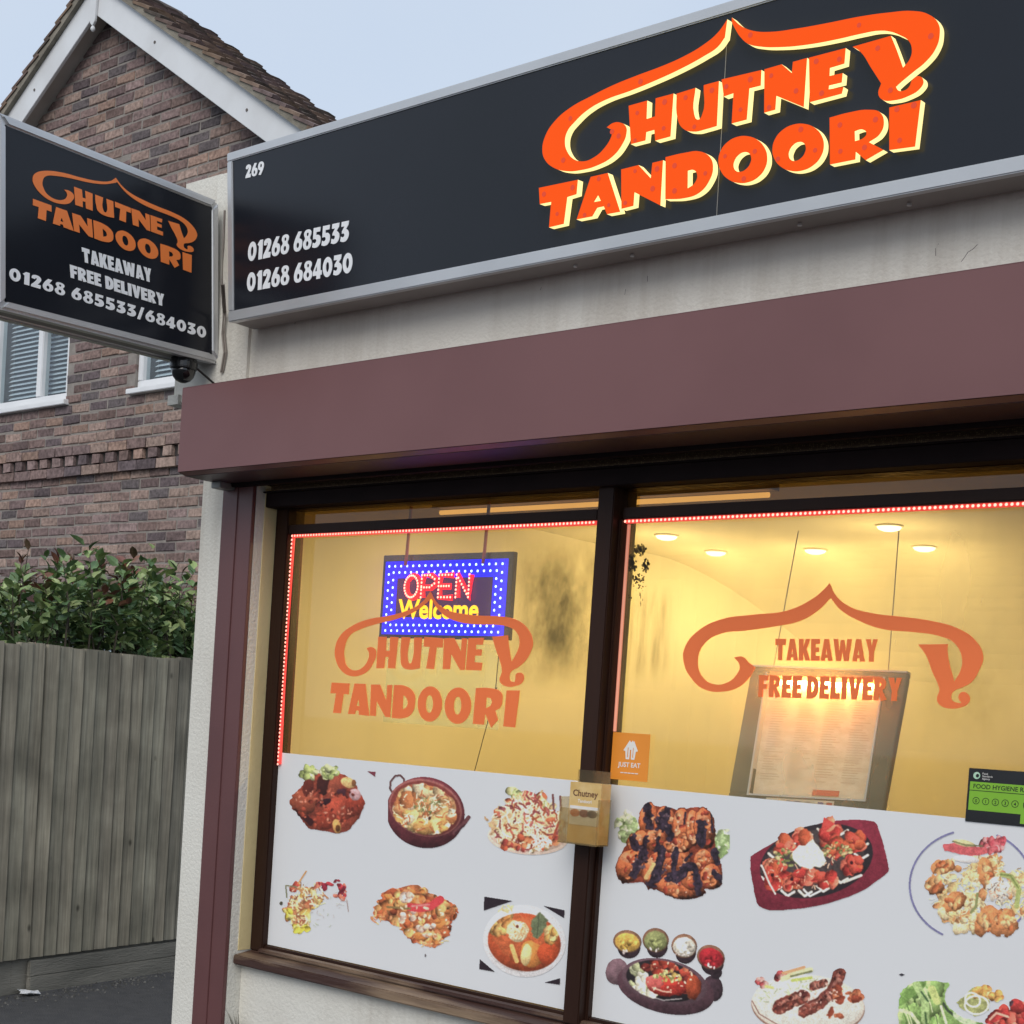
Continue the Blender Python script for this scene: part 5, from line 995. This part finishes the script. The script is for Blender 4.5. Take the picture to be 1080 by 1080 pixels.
# roof: bargeboards, soffits, tiles
YB_ = 6.28; M_BARGE = mat('white_bargeboard', (.72, .74, .76), (.64, .65, .66), scale=3, rough=.45, bump=.05, bscale=40)
for sgn in (-1, 1):
    xe = AX + sgn * 2.55; b = MB(); nx_ = .0
    b.prism([(AX, YB_, AZ), (AX, YB_, AZ - .235), (xe, YB_, roof_z(xe, -.235)), (xe, YB_, roof_z(xe))], (0, .025, 0)); b.build('bargeboard', M_BARGE, house, bevel=.003)
    b = MB(); b.prism([(AX, YB_ + .025, AZ - .19), (AX, YB_ + .025, AZ - .205), (xe, YB_ + .025, roof_z(xe, -.205)), (xe, YB_ + .025, roof_z(xe, -.19))], (0, HY - YB_ - .025, 0)); b.build('soffit', mat('stained_soffit', (.42, .39, .36), (.34, .31, .28), scale=4, rough=.6), house)
    b = MB()
    for k in range(2):
        px_ = AX + sgn * (.75 + 1.05 * k); b.lathe((0, 0, 0), [(.001, 0), (.011, .0), (.011, .004), (.001, .004)], 8)
        for i in range(len(b.v) - 32, len(b.v)):
            q = b.v[i]; b.v[i] = (px_ + q[0], YB_ - q[2], roof_z(px_, -.125) + q[1])
    b.build('board_screw', mat('rust_screw', (.12, .10, .09), (.1, .08, .07)), house)
b = MB(); b.prism([(AX - .05, YB_ - .02, AZ - .05), (AX + .05, YB_ - .02, AZ - .05), (AX + .03, YB_ - .02, AZ - .30), (AX, YB_ - .02, AZ - .33), (AX - .03, YB_ - .02, AZ - .30)], (0, .0195, 0))
b.lathe((AX, YB_ - .01, AZ - .37), [(.004, 0), (.018, .015), (.018, .03), (.008, .045)], 10); b.build('finial', M_BARGE, house, bevel=.004)
M_TILE = vcol('roof_tile', rough=.9, spec=.15, bump=.6, bscale=50, var=.3, vscale=14)
TP = np.array([lin(c) for c in ((112, 96, 88), (98, 84, 78), (124, 106, 94), (88, 80, 74), (106, 92, 90), (116, 98, 84))])
RL = .80; ang = math.atan(SL)
for sgn in (-1, 1):
    V = []; F = []; C = []; g = .165; ln = 2.72 / math.cos(ang); n = int(ln / g)
    dirx = np.array((sgn * math.cos(ang), 0, -math.sin(ang))); nrm = np.array((sgn * math.sin(ang), 0, math.cos(ang)))
    wt = .155; cols_ = int((RL + .06) / wt) + 1
    for i in range(n + 1):
        for j in range(cols_):
            y0 = YB_ - .045 + j * wt - (.0 if i % 2 else wt / 2) * (j > 0); y1 = YB_ - .045 + (j + 1) * wt - .004 - (.0 if i % 2 else wt / 2)
            if y1 - y0 < .03: continue
            a = np.array((AX, 0, AZ + .055)) + dirx * (i * g - .03) ; bb = a + dirx * (g + .055)
            t0 = .004 + rs.normal(0, .001); t1 = .034 + rs.normal(0, .0015); th = .020
            k = len(V); cc = TP[rs.randint(len(TP))] * (.95 + .35 * rs.rand())
            for (p, t_) in ((a, t0), (bb, t1)):
                for yy, cr_ in ((y0, 0), ((y0 + y1) / 2, .007), (y1, 0)):
                    V.append(p + nrm * (t_ + cr_) + np.array((0, yy, 0)))
                for yy in (y0, (y0 + y1) / 2, y1): V.append(p + nrm * (t_ - th) + np.array((0, yy, 0)))
            C += [cc] * 12
            F += [tuple(k + q for q in f) for f in ((0, 1, 7, 6), (1, 2, 8, 7), (6, 7, 10, 9), (7, 8, 11, 10), (0, 6, 9, 3), (2, 5, 11, 8), (3, 9, 10, 4), (4, 10, 11, 5), (0, 3, 4, 1), (1, 4, 5, 2))]
    from_data('roof', V, F, M_TILE, house, cols=np.array(C), label=None)
    b = MB(); xe = AX + sgn * 2.6; b.prism([(AX, YB_ - .035, AZ + .065), (AX, YB_ - .035, AZ), (xe, YB_ - .035, roof_z(xe)), (xe, YB_ - .035, roof_z(xe, .065))], (0, RL, 0)); b.build('verge', mat('verge_mortar', (.27, .245, .20), (.17, .155, .125), scale=9, rough=.95, bump=.5, bscale=60), house)
b = MB(); b.tube([(AX, YB_ - .05, AZ + .04), (AX, YB_ + RL - .05, AZ + .04)], .05, 10); b.build('ridge_tile', mat('ridge', (.12, .10, .09), (.1, .085, .08), rough=.9), house)
MB().box(HX0_ - .1, HX1_ + .05, HY + .26, HY + 3.8, zr - .3, zr - .22).build('rear_roof', mat('roof_felt', (.09, .09, .09)), house)
M_PANE = glass('house_glass', tint=(.8, .88, .9), haze=.10, hazec=(.5, .55, .6), refl=1.6)
M_BLIND = mat('venetian_blind', (.80, .84, .88), (.74, .78, .82), scale=5, rough=.6)
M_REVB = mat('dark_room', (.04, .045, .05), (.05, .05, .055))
for (x0, x1, z0, z1) in (W1, W2, W3):
    wn = MB(); wn.box(x0, x1, HY + .02, HY + .09, z0, z0 + .06); wn.box(x0, x1, HY + .02, HY + .09, z1 - .06, z1); wn.box(x0, x0 + .055, HY + .02, HY + .09, z0 + .06, z1 - .06); wn.box(x1 - .055, x1, HY + .02, HY + .09, z0 + .06, z1 - .06)
    xm = x1 - .42 if (x0, x1) != W2[:2] else x0 + .5
    wn.box(xm - .035, xm + .035, HY + .018, HY + .09, z0 + .06, z1 - .06)
    # opening casement with its top-light bar
    s0, s1 = ((xm + .035, x1 - .055) if (x0, x1) != W2[:2] else (x0 + .055, xm - .035))
    if (x0, x1) == W1[:2]: wn.box(s0, s1, HY + .012, HY + .085, z0 + .62, z0 + .67)
    o = wn.build('window_frame', M_UPVC, house, bevel=.006)
    MB().add([(x0 + .05, HY + .055, z0 + .05), (x1 - .05, HY + .055, z0 + .05), (x1 - .05, HY + .055, z1 - .05), (x0 + .05, HY + .055, z1 - .05)], [(0, 1, 2, 3)]).build('pane', M_PANE, o)
    b = MB(); z = z0 + .07
    while z < z1 - .08:
        b.add([(x0 + .06, HY + .12, z), (x1 - .06, HY + .12, z), (x1 - .06, HY + .150, z + .028), (x0 + .06, HY + .150, z + .028)], [(0, 1, 2, 3)]); z += .036
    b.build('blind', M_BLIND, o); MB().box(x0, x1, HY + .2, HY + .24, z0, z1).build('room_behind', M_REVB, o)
    b = MB(); b.prism([(x0 - .04, HY - .05, z0 - .045), (x0 - .04, HY - .05, z0 - .008), (x0 - .04, HY + .02, z0), (x0 - .04, HY + .02, z0 - .045)], (x1 - x0 + .08, 0, 0)); b.build('sill', M_UPVC, o, bevel=.004)

# ------------------------------------------------------------------ close-board fence along the alley
A = np.array((-6.507, 3.427, 0)); B = np.array((-6.965, 6.36, 0)); L = np.linalg.norm(B - A); d = (B - A) / L; nf = np.array((d[1], -d[0], 0))   # nf faces the alley
fe = thing('wooden_fence', 'weathered grey close board wooden fence along the tarmac alley', 'fence', tuple(A))
V = []; F = []; C = []; s_ = 0; st_ = .0865
FB_ = np.array([lin(c) for c in ((160, 153, 136), (152, 147, 131), (165, 157, 139), (146, 141, 127), (156, 149, 133))])
rs = np.random.RandomState(31); i = 0
while s_ < L - .03:
    wdt = st_ + rs.normal(0, .003); cc = FB_[rs.randint(5)] * (.9 + .2 * rs.rand()); top = 1.797 + rs.normal(0, .004); k = len(V); lean = rs.normal(0, .002)
    prof = ((-.006, -.012), (.0035, .004), (.009, .008), (wdt * .5, .012), (wdt - .010, .018), (wdt - .0045, .014), (wdt - .002, -.012))
    for iz, z in enumerate(np.linspace(.185, top, 9)):
        wob = rs.normal(0, .0008)
        for (a, h) in prof: V.append(A + d * (s_ + a + lean * z) + nf * (h + wob) + np.array((0, 0, z)))
        dz = .72 + .34 * min(1, max(0, (z - .1) / 1.1)) if False else 1.0
        C += [cc * dz * (1 + .05 * rs.randn())] * 7
    for r in range(8):
        for q in range(6): a = k + r * 7 + q; F.append((a, a + 1, a + 8, a + 7))
    t = k + 56; q0 = len(V); V += [A + d * (s_ - .01) + nf * -.004 + np.array((0, 0, top)), A + d * (s_ + wdt) + nf * -.004 + np.array((0, 0, top))]; C += [cc * 1.1] * 2
    F.append((t, q0, q0 + 1, t + 6, t + 5, t + 4, t + 3, t + 2, t + 1)); s_ += wdt; i += 1
mwood = vcol('weathered_wood', rough=.85, spec=.2, bump=.0, var=.0)
# vertical grain and knots
t = mwood.node_tree; pb = t.nodes['Principled BSDF']; co = t.nodes.new('ShaderNodeTexCoord'); mp = t.nodes.new('ShaderNodeMapping'); mp.inputs['Scale'].default_value = (1, 1, .045)
n1 = t.nodes.new('ShaderNodeTexNoise'); n1.inputs['Scale'].default_value = 75; n1.inputs['Detail'].default_value = 7
n2 = t.nodes.new('ShaderNodeTexNoise'); n2.inputs['Scale'].default_value = 3.2; n2.inputs['Detail'].default_value = 6
vk = t.nodes.new('ShaderNodeTexVoronoi'); vk.inputs['Scale'].default_value = 6.5; mpk = t.nodes.new('ShaderNodeMapping'); mpk.inputs['Scale'].default_value = (1, 1, .55)
t.links.new(co.outputs['Object'], mp.inputs[0]); t.links.new(mp.outputs[0], n1.inputs['Vector']); t.links.new(co.outputs['Object'], n2.inputs['Vector']); t.links.new(co.outputs['Object'], mpk.inputs[0]); t.links.new(mpk.outputs[0], vk.inputs['Vector'])
def mrange(src, a, b_, c_, d_):
    m = t.nodes.new('ShaderNodeMapRange'); m.inputs[1].default_value = a; m.inputs[2].default_value = b_; m.inputs[3].default_value = c_; m.inputs[4].default_value = d_; t.links.new(src, m.inputs[0]); return m.outputs[0]
def mul(a, b_):
    m = t.nodes.new('ShaderNodeMath'); m.operation = 'MULTIPLY'; t.links.new(a, m.inputs[0]); t.links.new(b_, m.inputs[1]); return m.outputs[0]
fac = mul(mul(mrange(n1.outputs['Fac'], .3, .7, .72, 1.2), mrange(n2.outputs['Fac'], .3, .7, .62, 1.25)), mrange(vk.outputs['Distance'], .03, .09, .35, 1.0))
vs_ = t.nodes.new('ShaderNodeVectorMath'); vs_.operation = 'SCALE'; vc = [n for n in t.nodes if n.bl_idname == 'ShaderNodeVertexColor'][0]
t.links.new(vc.outputs[0], vs_.inputs[0]); t.links.new(fac, vs_.inputs['Scale']); t.links.new(vs_.outputs[0], pb.inputs['Base Color'])
bp_ = t.nodes.new('ShaderNodeBump'); bp_.inputs['Strength'].default_value = .35; bp_.inputs['Distance'].default_value = .006; t.links.new(n1.outputs['Fac'], bp_.inputs['Height']); t.links.new(bp_.outputs[0], pb.inputs['Normal'])
from_data('fence_boards', V, F, mwood, fe, cols=np.clip(np.array(C), .01, 1))
def along_fence(s0, s1, n0, n1_, z0, z1):
    c_ = []
    for z in (z0, z1): c_ += [A + d * s0 + nf * n0 + (0, 0, z), A + d * s1 + nf * n0 + (0, 0, z), A + d * s1 + nf * n1_ + (0, 0, z), A + d * s0 + nf * n1_ + (0, 0, z)]
    return c_
M_GRAV = mat('gravel_board_wood', (.25, .235, .20), (.16, .153, .13), scale=5, rough=.9, bump=.5, bscale=60, stretch=(.4, .4, 2.5))
b = MB(); b.hexa(along_fence(0, L, -.030, -.014, .0, 1.70)); b.build('backing', M_GRAV, fe)
b = MB(); b.hexa(along_fence(.862, L, -.012, .012, .085, .168)); b.hexa(along_fence(.862, L, -.012, .017, -.01, .084)); b.build('gravel_board', M_GRAV, fe, bevel=.004)
b = MB(); b.hexa(along_fence(0, L, -.07, -.031, 1.45, 1.53)); b.hexa(along_fence(0, L, -.07, -.031, .35, .43)); b.build('rail', M_GRAV, fe)
for s0 in (.76, 2.55): b = MB(); b.hexa(along_fence(s0, s0 + .10, -.10, -.013 if s0 < 1 else -.072, 0, 1.75 if s0 > 1 else .178)); b.build('post', M_GRAV, fe, bevel=.004)

# ------------------------------------------------------------------ evergreen hedge behind the fence
hd = thing('evergreen_hedge', 'glossy dark green laurel hedge with a few reddish shoots above the fence', 'hedge', (-7.6, 5.2, 0))
rs = np.random.RandomState(77); V = []; F = []; C = []
clumps = []
for i in range(270):
    y = 3.95 + 2.25 * rs.rand(); x = -6.93 - .155 * (y - 4.0) - 1.1 * rs.rand() ** 1.2
    zt = 2.12 + .08 * math.sin(y * 3.1 + x * 2) + .06 * rs.randn()
    clumps.append((x, y, min(zt, 2.24) - .62 * rs.rand() ** 1.5, .10 + .10 * rs.rand()))
LP = np.array([lin(c) for c in ((122, 142, 88), (96, 122, 76), (134, 152, 96), (80, 106, 70), (152, 166, 112), (106, 132, 92))])
RP = np.array([lin(c) for c in ((104, 66, 56), (120, 80, 60), (92, 74, 58))])
stems = MB()
def leaf(p, dr, size, cc):
    up = np.array((0, 0, 1.)); dr = dr / np.linalg.norm(dr); sd = np.cross(dr, up); sd /= np.linalg.norm(sd) + 1e-6; nm = np.cross(sd, dr)
    rl = rs.normal(0, .5); sd = sd * math.cos(rl) + nm * math.sin(rl); nm = np.cross(sd, dr)
    k = len(V); l = size; wd = size * (.22 + .07 * rs.rand()); fold = .25 + .2 * rs.rand(); droop = -.12 * l * rs.rand()
    pts = [(0, 0, 0), (.3 * l, wd, fold * wd), (.3 * l, 0, .02 * l), (.3 * l, -wd, fold * wd), (.68 * l, wd * .85, fold * wd * .8 + droop), (.68 * l, 0, .02 * l + droop), (.68 * l, -wd * .85, fold * wd * .8 + droop), (l, 0, droop * 2.2)]
    for a, s_, h in pts: V.append(p + dr * a + sd * s_ + nm * h)
    C.extend([cc * (.9 + .2 * rs.rand())] * 8)
    F.extend([tuple(k + q for q in f) for f in ((0, 2, 1), (0, 3, 2), (1, 2, 5, 4), (2, 3, 6, 5), (4, 5, 7), (5, 6, 7))])
for (x, y, z, r) in clumps:
    ax = np.array((rs.normal(0, .25), rs.normal(0, .25), 1.0)); ax /= np.linalg.norm(ax); tip = np.array((x, y, z)) + ax * r
    red = z > 1.98 and rs.rand() < .12; base = np.array((x, y, max(.9, z - .7)))
    stems.tube([base, np.array((x, y, z)) - ax * r, tip], [.007, .005, .002], 5)
    for q in range(26):
        t_ = rs.rand(); p = np.array((x, y, z)) + ax * r * (2 * t_ - 1) * 1.15; a = rs.rand() * 6.283
        dr = np.array((math.cos(a), math.sin(a), .15 + .9 * t_ + rs.normal(0, .2)))
        cc = (RP if red and t_ > .55 else LP)[rs.randint(3 if red and t_ > .55 else 6)] * (.75 + .5 * rs.rand())
        leaf(p + rs.normal(0, .03, 3), dr, 0.058 + .045 * rs.rand(), cc)
for (px, zt) in (((24, 585), 2.42), ((30, 580), 2.45), ((62, 588), 2.4), ((78, 584), 2.42), ((108, 592), 2.35)):
    dd = ray(px); tt = 7.25 / -dd[0]; tip = EYE + dd * tt; base = tip - np.array((.03, .02, .32))
    stems.tube([base, tip], [.004, .002], 5)
    for q in range(9):
        a = rs.rand() * 6.283; u = rs.rand(); leaf(base + (tip - base) * (.35 + .65 * u), np.array((math.cos(a) * .7, math.sin(a) * .7, .6 + u)), .055 + .03 * rs.rand(), (RP if u > .6 else LP)[rs.randint(3)])
from_data('foliage', V, F, vcol('laurel_leaf', rough=.38, spec=.5), hd, cols=np.clip(np.array(C), .005, 1))
stems.build('stems', mat('hedge_stem', (.08, .065, .045), (.06, .05, .04), rough=.9), hd)

# ------------------------------------------------------------------ small things on the ground
g0 = lambda px: EYE + ray(px) * (-1.55 / ray(px)[2])
rs = np.random.RandomState(6); b = MB(); c0 = g0((28, 1050))
for i in range(6):
    o_ = c0 + np.array((rs.normal(0, .025), rs.normal(0, .03), 0)); q = [o_ + np.array((.03 * math.cos(t_) * (.5 + rs.rand()), .03 * math.sin(t_) * (.5 + rs.rand()), .006 + .022 * rs.rand())) for t_ in np.linspace(0, 5.4, 6)]
    b.prism(q, (0, 0, .0015))
tag(b.build('paper_scrap', mat('scrap_paper', (.75, .76, .78), (.68, .69, .71), rough=.8)), 'crumpled scrap of white paper at the foot of the fence', 'litter')
V = []; F = []; C = []
for i in range(420):
    s0 = .35 + (L - .5) * rs.rand(); p = A + d * s0 + nf * (.03 + abs(rs.normal(0, .12))) ; r = .004 + .010 * rs.rand() ** 2; k = len(V); a0 = rs.rand() * 6
    V += [p + np.array((r * math.cos(a0 + t_), r * math.sin(a0 + t_), .001)) for t_ in (0, 1.5, 3.1, 4.6)] + [p + np.array((0, 0, .004 + r * .6))]
    F += [(k, k + 1, k + 4), (k + 1, k + 2, k + 4), (k + 2, k + 3, k + 4), (k + 3, k, k + 4)]
    C += [np.array((.10, .098, .092)) * (.5 + .9 * rs.rand())] * 5
o = from_data('loose_grit', V, F, vcol('grit', rough=.95), cols=np.array(C)); o['kind'] = 'stuff'
V = []; F = []; C = []; base = np.array((-3.895, 3.345, .395))
for i in range(70):
    a = rs.rand() * 6.283; tip = np.array((.045 * rs.randn(), -.02 - .03 * rs.rand(), .05 + .10 * rs.rand())); k = len(V); o_ = base + np.array((.012 * rs.randn(), 0, -.03 * rs.rand())); wv = .0022
    for u in (0, .5, 1): q = o_ + tip * u + np.array((0, 0, -.03 * u * u)); V += [q + np.array((wv * (1.1 - u), 0, 0)), q - np.array((wv * (1.1 - u), 0, 0))]
    F += [(k, k + 2, k + 3, k + 1), (k + 2, k + 4, k + 5, k + 3)]; C += [np.array((.07, .065, .045)) * (.6 + .8 * rs.rand())] * 6
we = thing('weed', 'dry wispy weed growing in the corner beside the guide channel under the sill', 'plant', tuple(base)); from_data('stalks', V, F, vcol('dry_stalk', rough=.9), we, cols=np.array(C))
